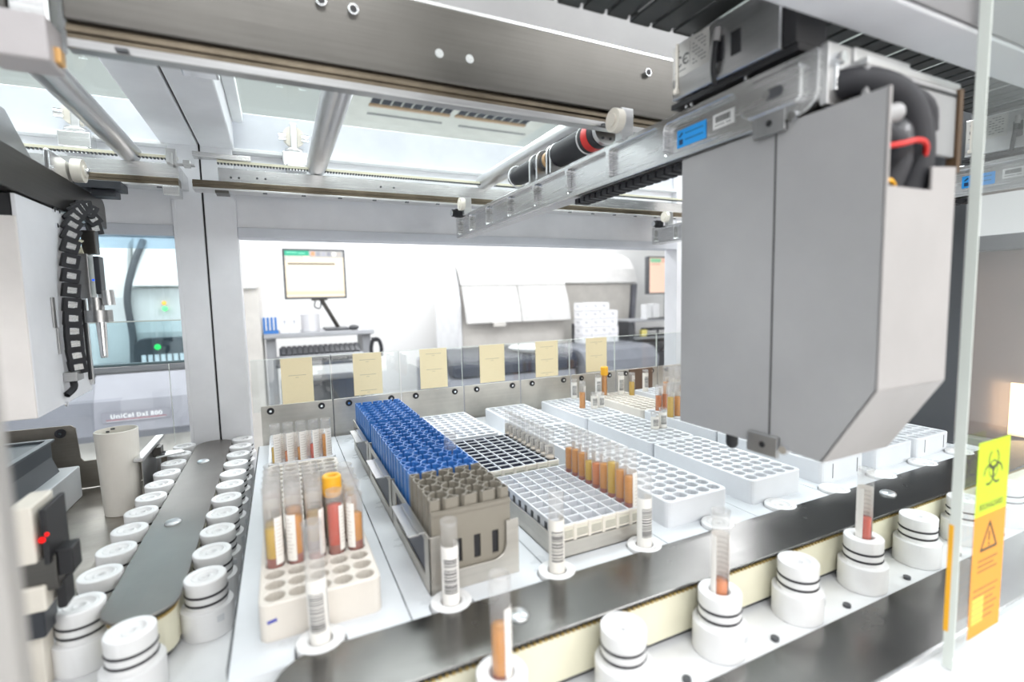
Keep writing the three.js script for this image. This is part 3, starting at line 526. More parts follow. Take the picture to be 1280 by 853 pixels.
function cellRack(label, m, mDeep, rows, zFront, opts = {}) {
  const t = thing('cell_rack', label, 'rack'), x0 = 0.1115, z0 = zFront - 0.002;
  const zb = -rows * PZ;
  part('rack_floor', [box(-0.0025, 4 * PX + 0.0025, 0, 0.012, zb - 0.0022, 0.0022, 0.001)], mDeep, t);
  for (let j = 0; j <= rows; j++) for (let i = 0; i <= 4; i++) {
    const o = part('cell_post', starGeo(i > 0, i < 4, j < rows, j > 0), m, t); o.position.set(i * PX, 0, -j * PZ);
  }
  for (let j = 0; j < rows; j++) for (const s of [-1, 1]) {
    const o = part('cell_wall', cellWall, m, t); o.position.set(s < 0 ? PX / 2 : 3.5 * PX, 0, -(j + 0.5) * PZ); o.rotation.y = s < 0 ? Math.PI : 0;
  }
  if (opts.front) {
    const s = rrect(-0.0025, 4 * PX + 0.0025, 0.0005, 0.0705, [0.002, 0.008, 0, 0]);
    for (const x of [0.022, 0.040, 0.058]) s.holes.push(rrect(x - 0.0032, x + 0.0032, 0.02, 0.042, 0.0006, THREE.Path, 1));
    part('front_wall', exZ(s, 0.003, 0.005, 0.0003), m, t);
    part('slot_liner', box(0.012, 0.068, 0.014, 0.05, 0.0024, 0.0029, 0), mat.black, t);
    part('rim', box(-0.0025, 4 * PX + 0.0025, 0.066, 0.0695, 0.005, 0.0062, 0.0006), m, t);
  }
  t.position.set(x0, 0.003, z0);
  return t;
}
function steelTray(label, zFront, len, back) {
  const t = thing('steel_tray', label, 'tray'), x0 = 0.1052, x1 = 0.192, H = 0.053;
  const zf = zFront, zb = zFront - len;
  const fr = rrect(x0, x1, 0, H, 0.0005); fr.holes.push(rrect(x0 + 0.0105, x1 - 0.0125, 0.0175, 0.06, [0.003, 0.012, 0, 0], THREE.Path));
  const u = shapeOf([[x0, 0], [x1, 0], [x1, H], [x1 - 0.0125, H], [x1 - 0.0125, 0.03], [x1 - 0.0155, 0.022], [x1 - 0.0235, 0.0178], [x0 + 0.014, 0.0178], [x0 + 0.0105, 0.021], [x0 + 0.0105, H], [x0, H]]);
  part('front_plate', exZ(u, zf - 0.0016, zf, 0.0003), mat.backSteel, t);
  const side = shapeOf([[zb, 0], [zf, 0], [zf, H], [zb, H]]);
  side.holes.push(new THREE.Path([[zb + 0.02, 0.012], [zb + 0.02, 0.046], [zf - 0.016, 0.046], [zf - 0.016, 0.012]].map(p => new THREE.Vector2(...p))));
  part('side_plate', exX(side, x0, x0 + 0.0016, 0.0003), mat.backSteel, t);
  part('side_plate', box(x1 - 0.0016, x1, 0, 0.03, zb, zf - 0.0018, 0.0003, 'z'), mat.backSteel, t);
  part('tray_floor', box(x0, x1, 0, 0.0016, zb, zf - 0.0017, 0.0003), mat.backSteel, t);
  part('handle', [box(x0 - 0.015, x0 - 0.0065, H - 0.0018, H, zf - 0.084, zf - 0.012, 0.0004, 'z'), box(x0 - 0.0055, x0 + 0.0005, H - 0.0012, H + 0.0006, zf - 0.084, zf - 0.012, 0.0004, 'z'), box(x0 - 0.007, x0 - 0.005, H - 0.0016, H - 0.0006, zf - 0.084, zf - 0.012, 0, 'z')], mat.steel, t, 'folded steel handle strip');
  part('label_or_dark_strip', box(x0 + 0.0018, x0 + 0.0026, 0.012, 0.046, zb + 0.02, zf - 0.02, 0), mat.navy, t, 'dark navy strip standing in for the dark side opening');  // navy sheet puts the dark depth of the side opening into colour
  return t;
}
steelTray('bent steel tray holding the grey rack, with a side handle', ZF, 0.1565);
cellRack('grey plastic rack with rows of hollow posts and slotted wall', mat.rackGrey, mat.rackGrey, 4, ZF - 0.0062, { front: true });
cellRack('short blue plastic rack of hollow posts against the grey rack', mat.blue, mat.blue, 4, ZF - 0.0062 - 4 * PZ - 0.0045);
steelTray('bent steel tray holding the middle blue rack, with a side handle', ZF - 0.16, 0.16);
cellRack('middle blue plastic rack of hollow posts in its steel tray', mat.blue, mat.blue, 8, ZF - 0.166);
steelTray('bent steel tray holding the rearmost blue rack, with a side handle', ZF - 0.324, 0.16);
cellRack('rearmost blue plastic rack of hollow posts before the guard panel', mat.blue, mat.blue, 8, ZF - 0.33);
sampleTube('sample_tube', 'single empty clear tube standing in the short blue rack', null, 0.1115 + 3.5 * PX, 0.016, ZF - 0.0825 - 3.5 * PZ, { h: 0.086, r: 0.0072, fluid: [['liquid', mat.gel, 0.002, 0.05]] });

// ---------------------------------------------------------------- lattice racks in low steel trays
function latticeRack(label, trayLabel, zFront, floorMat, gridMat, rows, yf = 0.0145) {
  const x0 = 0.2365, cw = 0.0174, n = 6, dz = 0.0152, len = rows * dz, top = 0.0335, x1 = x0 + n * cw;
  const tr = thing('lattice_tray', trayLabel, 'tray');
  part('tray_floor', box(x0 - 0.004, x1 + 0.004, 0, 0.0016, zFront - len - 0.006, zFront, 0.0003), mat.backSteel, tr);
  part('tray_wall', [box(x0 - 0.004, x1 + 0.004, 0, 0.0165, zFront - 0.0016, zFront, 0.0003)], mat.backSteel, tr);
  part('tray_wall', [box(x0 - 0.004, x0 - 0.0024, 0, 0.022, zFront - len - 0.006, zFront - 0.0018, 0.0003, 'z')], mat.backSteel, tr);
  part('tray_wall', [box(x1 + 0.0024, x1 + 0.004, 0, 0.0165, zFront - len - 0.006, zFront - 0.0018, 0.0003, 'z')], mat.backSteel, tr);
  const t = thing('lattice_rack', label, 'rack'), zf = zFront - 0.0035;
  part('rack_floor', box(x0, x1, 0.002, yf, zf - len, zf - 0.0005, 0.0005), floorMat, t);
  for (let i = 0; i <= n; i++) part('lattice_bar', box(x0 + i * cw - 0.0009, x0 + i * cw + 0.0009, yf + 0.0001, top, zf - len, zf, 0.0004, 'z'), gridMat, t);
  for (let j = 0; j <= rows; j++) part('lattice_bar', box(x0 - 0.0008, x1 + 0.0008, yf + 0.0001, top - 0.0004, zf - j * dz - 0.0008, zf - j * dz + 0.0008, 0.0004), gridMat, t);
  for (let j = 0; j < rows; j++) part('side_clip', box(x0 - 0.0016, x0 - 0.0008, 0.022, 0.029, zf - (j + 0.62) * dz, zf - (j + 0.3) * dz, 0), mat.dark, t);
  part('label_rail', [box(x0, x1, 0.0295, 0.0325, zf + 0.0009, zf + 0.0028, 0.0005), box(x0, x1, 0.0175, 0.0195, zf + 0.0009, zf + 0.0028, 0.0005)], mat.cream, t);
  const stripes = latticeRack.m ??= printed(128, 64, (g, w, h) => { g.fillStyle = '#dcd8c8'; g.fillRect(0, 0, w, h); g.fillStyle = '#6d6c66'; for (let y = 20; y < 60; y += 9) g.fillRect(6, y, w - 12, 3.4); }, 0.6);
  for (let i = 0; i < n; i++) {
    part('label_clip', [box(x0 + i * cw - 0.0006, x0 + i * cw + 0.003, 0.0165, 0.0335, zf + 0.0009, zf + 0.0035, 0.0006)], mat.cream, t);
    part('label_or_dark_strip', (() => { const g = new THREE.BoxGeometry(cw - 0.0036, 0.0115, 0.001); g.translate(x0 + (i + 0.58) * cw, 0.0246, zf + 0.0016); return fin(g, 'x', true); })(), stripes, t);
  }
  part('end_block', box(x0 + 0.002, x1, 0.002, 0.0174, zf + 0.0004, zf + 0.0018, 0.0004), mat.charcoal, t);
  return { cx: i => x0 + (i + 0.5) * cw, cz: j => zf - (j + 0.5) * dz };
}
const wGrid = latticeRack('white lattice rack with grey cells and a row of amber tubes', 'low steel tray under the white lattice rack', ZF, plastic([0.62, 0.62, 0.60], 0.5), mat.rackWhite, 10);
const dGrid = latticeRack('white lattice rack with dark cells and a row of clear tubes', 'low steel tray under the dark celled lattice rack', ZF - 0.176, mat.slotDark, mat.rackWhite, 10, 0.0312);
for (let j = 0; j < 9; j++) {
  const m = [mat.amber, mat.amber, mat.straw, mat.amber, mat.orange, mat.straw, mat.amber, mat.amber, mat.amber][j], lev = [0.05, 0.052, 0.056, 0.05, 0.046, 0.044, 0.05, 0.05, 0.048][j];
  sampleTube('sample_tube', `${['amber', 'deep amber', 'straw yellow', 'amber', 'orange', 'olive yellow', 'amber', 'amber', 'amber'][j]} serum tube, ${ORD[j]} from the steel bar in the white lattice rack`, 'amber tubes in the white lattice rack', wGrid.cx(5), 0.0147, wGrid.cz(j), { h: 0.078, r: 0.0071, fluid: [['clot', mat.clot, 0.002, 0.022], ['serum', m, 0.0221, lev]], label: [0.006, 0.056, j === 0 ? -0.4 : 0.25, j === 0 ? 3 : 1.9, plainLabel] });
}
for (let j = 0; j < 10; j++) sampleTube('sample_tube', `clear empty tube, ${ORD[j]} from the white lattice rack, in the dark celled rack`, 'clear tubes in the dark celled lattice rack', dGrid.cx(5), 0.0314, dGrid.cz(j), { h: 0.042, r: 0.0066, fluid: [['liquid', mat.gel, 0.002, 0.006]], label: [0.003, 0.02, 1.2, 3.0, barcode[j % 3]] });

// ---------------------------------------------------------------- tubes standing in the long white racks
{
  const L = [['white labelled tube at the guard behind the first row', .587, -.935, .074, 0], ['half amber tube before two short tubes', .553, -.846, .085, mat.amber], ['short white labelled tube in a pair', .565, -.838, .063, 0], ['short white labelled tube with dark edge in a pair', .581, -.837, .062, 0], ['labelled tube beside the yellow capped tube', .661, -.935, .078, 0],
    ['yellow', .672, -.927, .091, mat.amber], ['barcoded tube in the third row near the guard', .699, -.911, .082, 0], ['barcoded tube with yellow edge in the third row', .716, -.904, .082, mat.straw],
    ['barcoded tube before the bundle of clear tubes', .786, -.92, .082, 0], ['orange filled tube before the bundle', .667, -.761, .080, mat.orange], ['orange filled tube beside another orange tube', .681, -.755, .082, mat.orange], ['strongly barcoded tube in the second row', .572, -.654, .058, 0], ['strongly barcoded tube with black squares in the second row', .588, -.651, .064, 0], ['olive filled tube behind the barcoded pair', .660, -.707, .094, mat.straw], ['thin amber filled tube next to the olive tube', .677, -.705, .093, mat.amber]];
  L.forEach(([w, x, z, top, m], i) => {
    const row = [0.4215, 0.5545, 0.689, 0.812].reduce((b, c) => Math.abs(c - x) < Math.abs(b - x) ? c : b), k = Math.max(0, Math.min(2, Math.floor((ZF - z) / RP)));
    const hx = row + holeX(Math.max(0, Math.min(4, Math.round((x - row) / 0.0172) + 2))), zc = ZF - RP * k - RL / 2, hz = zc + holeZ(Math.max(0, Math.min(9, Math.round((z - zc) / 0.0172 + 4.5))));
    const cap = w === 'yellow';
    sampleTube(cap ? 'capped_tube' : 'sample_tube', cap ? 'amber tube with a yellow cap standing before the guard panel' : w, null, hx, RF, hz, { h: top - RF - (cap ? 0.008 : 0), r: 0.0066, cap: cap ? mat.yellow : 0, fluid: m ? [['serum', m, 0.002, 0.019 + (top - 0.03) * (cap ? 0.75 : 0.55)]] : [['liquid', mat.gel, 0.002, 0.012]], label: [0.018, Math.min(top - 0.019, 0.062), m ? 0.6 : -2.2, m ? 1.7 : 4.4, barcode[i % 3]] });
  });
  for (let i = 0; i < 4; i++) for (let j = 0; j < 4; j++) if (i + j !== 6) sampleTube('sample_tube', `clear open tube in the bundle, ${ORD[i]} from the lattice racks, ${ORD[3 - j]} from the guard`, 'bundle of clear tubes on the fourth rack', 0.812 + holeX(i), RF, ZF - 2 * RP - RL / 2 + holeZ(5 + j), { h: 0.085, r: 0.0068, fluid: (i + j) % 3 === 0 ? [['serum', mat.amber, 0.002, 0.05]] : [['liquid', mat.gel, 0.002, 0.02]], label: [0.02, 0.06, 0.4, 2.4, barcode[j % 3]] });
}

// ---------------------------------------------------------------- gantry arms
const blueTag = printed(192, 80, (g, w, h) => { g.fillStyle = '#1f93dd'; g.fillRect(0, 0, w, h); g.fillStyle = '#0c2d55'; g.fillRect(14, 44, 26, 24); g.beginPath(); g.moveTo(12, 30); g.lineTo(34, 12); g.lineTo(40, 20); g.lineTo(20, 34); g.fill(); g.font = 'bold 20px sans-serif'; for (let i = 0; i < 8; i++) { g.fillRect(56 + i * 15, 20, 11, 5); g.fillRect(56 + i * 15, 48, 10, 6); } }, 0.4);
const barTag = printed(160, 80, (g, w, h) => { g.fillStyle = '#d9d8d6'; g.fillRect(0, 0, w, h); g.fillStyle = '#2c2b2b'; let x = 18; while (x < 130) { const b = 1.5 + rnd(0, 4); g.fillRect(x, 12, b, 34); x += b + 1.6; } for (let i = 0; i < 10; i++) if (i !== 6) g.fillRect(16 + i * 12, 58, 8, 7); }, 0.5);
function gantryArm(xa, label) {
  const t = thing('gantry_arm', label, 'gantry arm'), y0 = 0.388, y1 = 0.43, zb = -1.012, zf = -0.232;
  const s = rrect(zb, zf, y0, y1, [0.002, 0.014, 0.004, 0.002], THREE.Shape, 5);
  const ribs = [[586, 279.5], [606.8, 273.5], [633.7, 261.5], [666.6, 249.6], [707.5, 231.6], [759, 210]].map(p => onX(...p, 0.35).z);
  const edges = [zb + 0.006, ...ribs, -0.392];
  for (let i = 0; i + 1 < edges.length; i++) s.holes.push(rrect(edges[i] + 0.003, edges[i + 1] - 0.003, y0 + 0.006, y1 - 0.005, 0.003, THREE.Path, 3));
  s.holes.push(rrect(-0.386, -0.302, y0 + 0.006, y1 - 0.006, 0.006, THREE.Path, 4));
  part('arm_beam', exX(s, xa, xa + 0.007, 0.0007), mat.aluBright, t, 'milled aluminium beam with shallow pockets');
  part('arm_web', box(xa + 0.0068, xa + 0.01, y0 + 0.002, y1 - 0.002, zb + 0.002, zf - 0.01, 0, 'z'), mat.aluBright, t);
  part('arm_flange', [box(xa + 0.0072, xa + 0.028, y0, y0 + 0.003, zb + 0.004, zf - 0.016, 0.0005, 'z'), box(xa + 0.0072, xa + 0.028, y1 - 0.003, y1, zb + 0.004, zf - 0.012, 0.0005, 'z')], mat.alu, t);
  part('raised_pad', exX(rrect(-0.295, -0.242, y0 + 0.008, y1 - 0.006, [0.012, 0.006, 0.006, 0.012], THREE.Shape, 5), xa - 0.004, xa + 0.001, 0.0015), mat.aluBright, t);
  part('oval_slot', exX(rrect(-0.272, -0.256, y0 + 0.017, y0 + 0.025, 0.0039, THREE.Shape, 4), xa - 0.0046, xa - 0.0035), mat.charcoal, t.children[3]);
  part('slot_screw', rod(V(xa - 0.0062, y0 + 0.021, -0.269), V(xa - 0.004, y0 + 0.021, -0.269), 0.0034, 10), mat.chrome, t.children[3]);
  const beam = t.children[0];
  decal('blue_tag', blueTag, beam, V(xa + 0.0064, 0.4075, -0.3565), 0.036, 0.0165, 'x-');
  decal('bar_tag', barTag, beam, V(xa + 0.0064, 0.4095, -0.3195), 0.023, 0.0125, 'x-');
  part('end_bracket', [box(xa + 0.004, xa + 0.03, y0 + 0.002, y1 + 0.002, zf - 0.002, zf + 0.004, 0.001), box(xa + 0.03, xa + 0.1, y1 - 0.008, y1 + 0.002, zf - 0.004, zf + 0.006, 0.001)], mat.alu, t);
  part('bracket_bolt', [rod(V(xa + 0.012, y0 + 0.012, zf + 0.004), V(xa + 0.012, y1 - 0.006, zf + 0.004), 0.0022, 8), rod(V(xa + 0.012, y1 - 0.01, zf + 0.002), V(xa + 0.012, y1 - 0.01, zf + 0.01), 0.004, 10)], mat.chrome, t);
  // rollers on the two cross rails
  for (const z of [-0.955, -0.452]) {
    part('roller', [rod(V(xa - 0.012, 0.449, z), V(xa - 0.003, 0.449, z), 0.0125, 22), rod(V(xa - 0.014, 0.449, z), V(xa - 0.0118, 0.449, z), 0.007, 16)], mat.cream, t, 'cream plastic roller');
    part('roller_bracket', [box(xa - 0.004, xa + 0.012, 0.428, 0.462, z - 0.006, z + 0.006, 0.001)], mat.alu, t);
  }
  part('adjuster', [rod(V(xa - 0.01, 0.436, -0.985), V(xa + 0.006, 0.436, -0.985), 0.009, 18), rod(V(xa - 0.018, 0.436, -0.985), V(xa - 0.01, 0.436, -0.985), 0.0075, 18)], mat.rubber, t);
  part('adjuster_face', rod(V(xa - 0.0195, 0.436, -0.985), V(xa - 0.018, 0.436, -0.985), 0.0065, 18), mat.chrome, t);
  for (let k = 0; k < 16; k++) part('chain_link', [box(xa + 0.008, xa + 0.028, 0.3795, 0.3865, -0.56 + k * 0.012, -0.56 + k * 0.012 + 0.0085, 0.0006), box(xa + 0.01, xa + 0.026, 0.381, 0.385, -0.56 + k * 0.012 + 0.0085, -0.56 + k * 0.012 + 0.012, 0)], mat.rubber, t);
  return t;
}
function armMotor(xa, label) {
  const t = thing('arm_motor', label, 'motor'), c = (z) => V(xa + 0.014, 0.4555, z), R = (a, b, r, m, n, l, r2) => part(n, rod(c(a), c(b), r, 24, r2), m, t, l);
  R(-0.606, -0.505, 0.0165, mat.rubber, 'motor_body'); part('red_band', rod(c(-0.5295), c(-0.517), 0.0169, 24), mat.red, t.children[0], 'red printed band'); R(-0.505, -0.4985, 0.0162, mat.alu, 'end_plate');
  R(-0.735, -0.672, 0.0142, mat.rubber, 'encoder'); R(-0.757, -0.735, 0.0095, mat.rubber, 'encoder_nose', null, 0.0142);
  R(-0.672, -0.606, 0.0105, mat.charcoal, 'gear_neck'); R(-0.636, -0.628, 0.0125, mat.tan, 'coupling', 'bronze coupling ring');
  for (const z of [-0.67, -0.648, -0.618, -0.608]) part('motor_clamp', [exZ(rrect(xa - 0.001, xa + 0.029, 0.43, 0.4725, [0.001, 0.001, 0.014, 0.014], THREE.Shape, 5), z - 0.0025, z + 0.0025, 0.0005)], mat.alu, t);
  for (const z of [-0.739, -0.538]) { const g = new THREE.TorusGeometry(0.0165, 0.0014, 6, 24); g.translate(xa + 0.014, 0.4555, z); part('cable_tie', fin(g), mat.white, t); }
  for (let k = 0; k < 6; k++) { const a = k / 6 * 6.283; part('plate_screw', rod(c(-0.4985).add(V(0.0108 * Math.cos(a), 0.0108 * Math.sin(a), 0)), c(-0.497).add(V(0.0108 * Math.cos(a), 0.0108 * Math.sin(a), 0)), 0.0016, 8), mat.charcoal, t.children[1]); }
  part('connector', box(xa + 0.006, xa + 0.022, 0.4545, 0.4585, -0.498, -0.492, 0.0005), mat.dark, t);
  part('wire', [tubeAlong([V(xa + 0.02, 0.457, -0.494), V(xa + 0.028, 0.455, -0.486), V(xa + 0.032, 0.462, -0.48)], 0.0009, 12, 6), tubeAlong([V(xa + 0.012, 0.458, -0.494), V(xa + 0.02, 0.464, -0.488), V(xa + 0.03, 0.462, -0.484)], 0.0009, 12, 6)], mat.red, t, 'thin red wire');
  const g = new THREE.CylinderGeometry(0.0168, 0.0168, 0.03, 10, 1, true, 0, 1.25); g.rotateX(Math.PI / 2); g.rotateZ(2.15); g.translate(xa + 0.014, 0.4555, -0.566);
  part('blue_tag', fin(g, 'x', true), new THREE.MeshStandardMaterial({ color: new THREE.Color(0.05, 0.33, 0.72), roughness: 0.4, side: THREE.DoubleSide }), t, 'small blue sticker');
}
const CEplate = printed(256, 160, (g, w, h) => {
  g.fillStyle = '#c9c7c2'; g.fillRect(0, 0, w, h); g.fillStyle = '#3a3a3c';
  g.lineWidth = 9; g.strokeStyle = '#3a3a3c'; g.beginPath(); g.arc(46, 84, 22, 0.7, 5.6); g.stroke(); g.beginPath(); g.arc(98, 84, 22, 0.7, 5.6); g.stroke(); g.fillRect(80, 80, 24, 8);
  for (let i = 0; i < 7; i++) for (let k = 0; k < 5; k++) if ((i * 3 + k) % 4) g.fillRect(142 + k * 19, 16 + i * 18, 14, 5);
  g.fillRect(20, 28, 30, 5); g.fillRect(14, 128, 80, 4); g.fillRect(124, 12, 2, 110);
}, 0.5);
function powerUnit(xa, label) {
  const t = thing('power_unit', label, 'power supply'), x0 = xa - 0.006, x1 = xa + 0.03;
  part('housing', exX(shapeOf([[-0.3685, 0.4395], [-0.258, 0.4375], [-0.258, 0.486], [-0.3685, 0.4885]]), x0, x1, 0.001), mat.alu, t, 'pale metal housing');
  part('end_cap', box(x0 + 0.001, x1 - 0.001, 0.438, 0.485, -0.2575, -0.246, 0.001), mat.black, t);
  decal('rating_plate', CEplate, t.children[0], V(x0 - 0.0003, 0.4715, -0.3455), 0.043, 0.029, 'x-');
  part('terminal_block', [box(x0 - 0.001, x0 + 0.01, 0.452, 0.472, -0.319, -0.309, 0.001), box(x0 - 0.001, x0 + 0.01, 0.451, 0.47, -0.302, -0.292, 0.001)], mat.black, t);
  part('base_rail', box(x0 + 0.002, x1 + 0.004, 0.4325, 0.4375, -0.372, -0.245, 0.0006, 'z'), mat.black, t);
  part('zip_tie', [box(x0 - 0.0016, x0 - 0.0002, 0.447, 0.4875, -0.3625, -0.3595, 0.0004), bxc(x0 - 0.002, 0.4455, -0.361, 0.004, 0.005, 0.006, 0.0012)], mat.cream, t, 'cream cable tie with square head');
  part('plug_wire', [tubeAlong([V(x0 - 0.003, 0.475, -0.3135), V(x0 - 0.004, 0.462, -0.3145), V(x0 - 0.003, 0.447, -0.317), V(x0 + 0.003, 0.436, -0.32)], 0.0024, 14, 8)], mat.black, t);
  part('wire_sleeve', rod(V(x0 - 0.0032, 0.468, -0.3138), V(x0 - 0.003, 0.478, -0.3132), 0.003, 10), mat.panelWhite, t);
  for (const z of [-0.356, -0.35, -0.292]) part('stand_off', rod(V(x0 + 0.006, 0.43, z), V(x0 + 0.006, 0.4385, z), 0.0016, 8), mat.alu, t);
}
gantryArm(0.35, 'long milled aluminium gantry arm with blue tag above the gripper housing');
armMotor(0.35, 'black cylindrical motor with red band on the gantry arm');
powerUnit(0.35, 'pale metal power unit with printed plate on the gantry arm');
const arm2 = gantryArm(0.88, 'aluminium gantry arm with blue tag behind the sticker pane');
powerUnit(0.88, 'metal power unit behind the gripper housing by the pane');
{ // cable drag chain running across, one link after another
  const t = thing('drag_chain', 'wide black plastic cable chain slung above the gantry arm', 'cable chain');
  const linkGrey = M([0.035, 0.038, 0.038], 0.55);
  for (let k = 0; k < 32; k++) {
    const x = 0.17 + k * 0.0245, s = 0.0006 * Math.sin(k * 2.1);
    part('chain_link', [box(x, x + 0.019, 0.4985 + s, 0.5015 + s, -0.366, -0.268, 0.001), box(x, x + 0.021, 0.4985 + s, 0.522 + s, -0.366, -0.362, 0.001), box(x, x + 0.021, 0.4985 + s, 0.522 + s, -0.272, -0.268, 0.001), box(x + 0.019, x + 0.0245, 0.5015 + s, 0.5025 + s, -0.362, -0.272, 0), box(x + 0.003, x + 0.0245, 0.5045 + s, 0.519 + s, -0.361, -0.3585, 0)], linkGrey, t);
  }
}

// ---------------------------------------------------------------- gripper housing on the long arm
{
  const t = thing('gripper_housing', 'tall grey sheet metal gripper housing with pale slanted front, hanging from the gantry arm', 'housing');
  const x0 = 0.353, x1 = 0.434, zb = -0.3645, zm = -0.2655, zf = -0.1875, yb = 0.1345, yt = 0.3865, yv = 0.193, zv = -0.222;
  part('side_panel', exX(shapeOf([[zb, yb], [zm - 0.0016, yb], [zm - 0.0016, yt - 0.0005], [zb, yt - 0.0005]]), x0, x0 + 0.0016, 0.0004), mat.panelGrey, t);
  part('side_panel', exX(shapeOf([[zm + 0.0008, yb + 0.002], [zv, yb], [zf, yv], [zf, yt], [zm + 0.0008, yt - 0.0005]]), x0 - 0.0012, x0 + 0.0008, 0.0004), mat.panelGrey, t);
  part('panel_gap', box(x0 + 0.0004, x0 + 0.0016, yb + 0.001, yt - 0.002, zm - 0.0018, zm + 0.001, 0), mat.black, t, 'dark gap between panels');
  part('front_panel', exZ(shapeOf([[x0 - 0.0012, yv], [x1, yv], [x1, 0.344], [0.404, 0.3415], [0.404, 0.326], [x0 + 0.001, 0.3255], [x0 + 0.001, yt], [x0 - 0.0012, yt]]), zf - 0.0014, zf + 0.0006, 0.0004), mat.panelWhite, t, 'pale front panel with a cut-out at the top');
  { // bevelled lower panel
    const g = new THREE.BoxGeometry(x1 - x0 + 0.0012, Math.hypot(yv - yb, zf - zv), 0.0016); g.rotateX(Math.atan2(zf - zv, yv - yb)); g.translate((x0 - 0.0012 + x1) / 2, (yv + yb) / 2, (zf + zv) / 2 - 0.0006); part('bevel_panel', fin(g), mat.panelWhite, t);
  }
  part('far_side_panel', exX(shapeOf([[zb, yb], [zv, yb], [zf, yv], [zf, 0.342], [zb, yt]]), x1 - 0.0016, x1, 0), mat.panelGrey, t);
  part('back_panel', box(x0 + 0.002, x1 - 0.002, yb, yt, zb, zb + 0.0016, 0), mat.panelGrey, t);
  part('bottom_plate', box(x0 + 0.002, x1 - 0.002, yb + 0.002, yb + 0.004, zb + 0.002, zv, 0), mat.charcoal, t);
  for (const [y, dy] of [[0.3885, -1], [0.1365, 1]]) { const lp = part('latch_plate', box(x0 - 0.0052, x0 - 0.0012, y - 0.0085, y + 0.0085, zm - 0.018, zm + 0.01, 0.0008), mat.steel, t, 'steel latch plate'); part('latch_hole', rod(V(x0 - 0.0056, y, zm - 0.003), V(x0 - 0.005, y, zm - 0.003), 0.0026, 12), mat.black, lp); part('latch_screw', rod(V(x0 - 0.0052, y, zm + 0.015), V(x0 - 0.001, y, zm + 0.015), 0.0034, 12), mat.chrome, t); }
  part('gripper_tip', [rod(V(x0 + 0.012, 0.124, -0.3125), V(x0 + 0.012, 0.137, -0.3125), 0.0052, 16), fin(new THREE.SphereGeometry(0.0052, 14, 10).translate(x0 + 0.012, 0.124, -0.3125))], mat.black, t, 'black rounded gripper tip');
  part('inner_frame', [box(x0 + 0.012, x1 - 0.006, 0.15, 0.37, -0.34, -0.3, 0.001)], mat.charcoal, t);
  part('cable_bundle', [tubeAlong([V(0.362, 0.40, -0.25), V(0.375, 0.405, -0.222), V(0.398, 0.392, -0.205), V(0.41, 0.36, -0.2), V(0.405, 0.325, -0.203), V(0.38, 0.30, -0.21)], 0.0105, 26, 10), tubeAlong([V(0.366, 0.38, -0.24), V(0.372, 0.372, -0.215), V(0.39, 0.355, -0.202), V(0.384, 0.33, -0.204), V(0.37, 0.30, -0.21)], 0.009, 22, 10), tubeAlong([V(0.36, 0.35, -0.24), V(0.365, 0.342, -0.21), V(0.378, 0.328, -0.205), V(0.40, 0.31, -0.205)], 0.008, 20, 10), tubeAlong([V(0.38, 0.404, -0.26), V(0.40, 0.403, -0.22), V(0.424, 0.39, -0.204), V(0.432, 0.372, -0.205)], 0.007, 20, 10)], mat.rubber, t, 'bundle of black cables');
  part('red_wire', [tubeAlong([V(0.357, 0.3515, -0.1965), V(0.372, 0.354, -0.19), V(0.39, 0.358, -0.189), V(0.4, 0.3565, -0.1895), V(0.408, 0.348, -0.194)], 0.0018, 22, 8)], mat.red, t, 'bright red wire');
  part('yellow_wire', [tubeAlong([V(0.36, 0.327, -0.2), V(0.368, 0.3315, -0.195), V(0.382, 0.329, -0.198)], 0.0016, 14, 8)], mat.yellow, t);
  part('connector_bag', [fin(new THREE.SphereGeometry(0.0155, 10, 8).scale(0.75, 1.25, 0.5).rotateZ(-0.5).translate(0.396, 0.362, -0.2035))], M([0.10, 0.10, 0.105], 0.25), t);
  part('connector', [rod(V(0.356, 0.371, -0.199), V(0.376, 0.376, -0.196), 0.0062, 14)], mat.panelGrey, t);
}
{ // grey carriage plate and cross rail behind the housing's open top
  const t = thing('carriage_plate', 'grey carriage plate with a black rail groove behind the cable bundle', 'plate');
  part('plate', box(0.372, 0.492, 0.362, 0.4135, -0.2165, -0.2125, 0.001), mat.panelGrey, t);
  part('rail_groove', box(0.38, 0.49, 0.4075, 0.4095, -0.2126, -0.2118, 0), mat.black, t);
  part('end_strip', box(0.488, 0.494, 0.35, 0.414, -0.218, -0.21, 0.001), M([0.10, 0.055, 0.025], 0.5), t, 'dark brown end strip');
  part('cross_beam', box(0.372, 0.494, 0.4135, 0.4185, -0.232, -0.2125, 0.001), mat.alu, t);
  for (const [x, y] of [[0.43, 0.401], [0.432, 0.378]]) part('slot', box(x - 0.006, x + 0.006, y - 0.004, y + 0.004, -0.2127, -0.2118, 0), mat.black, t);
}
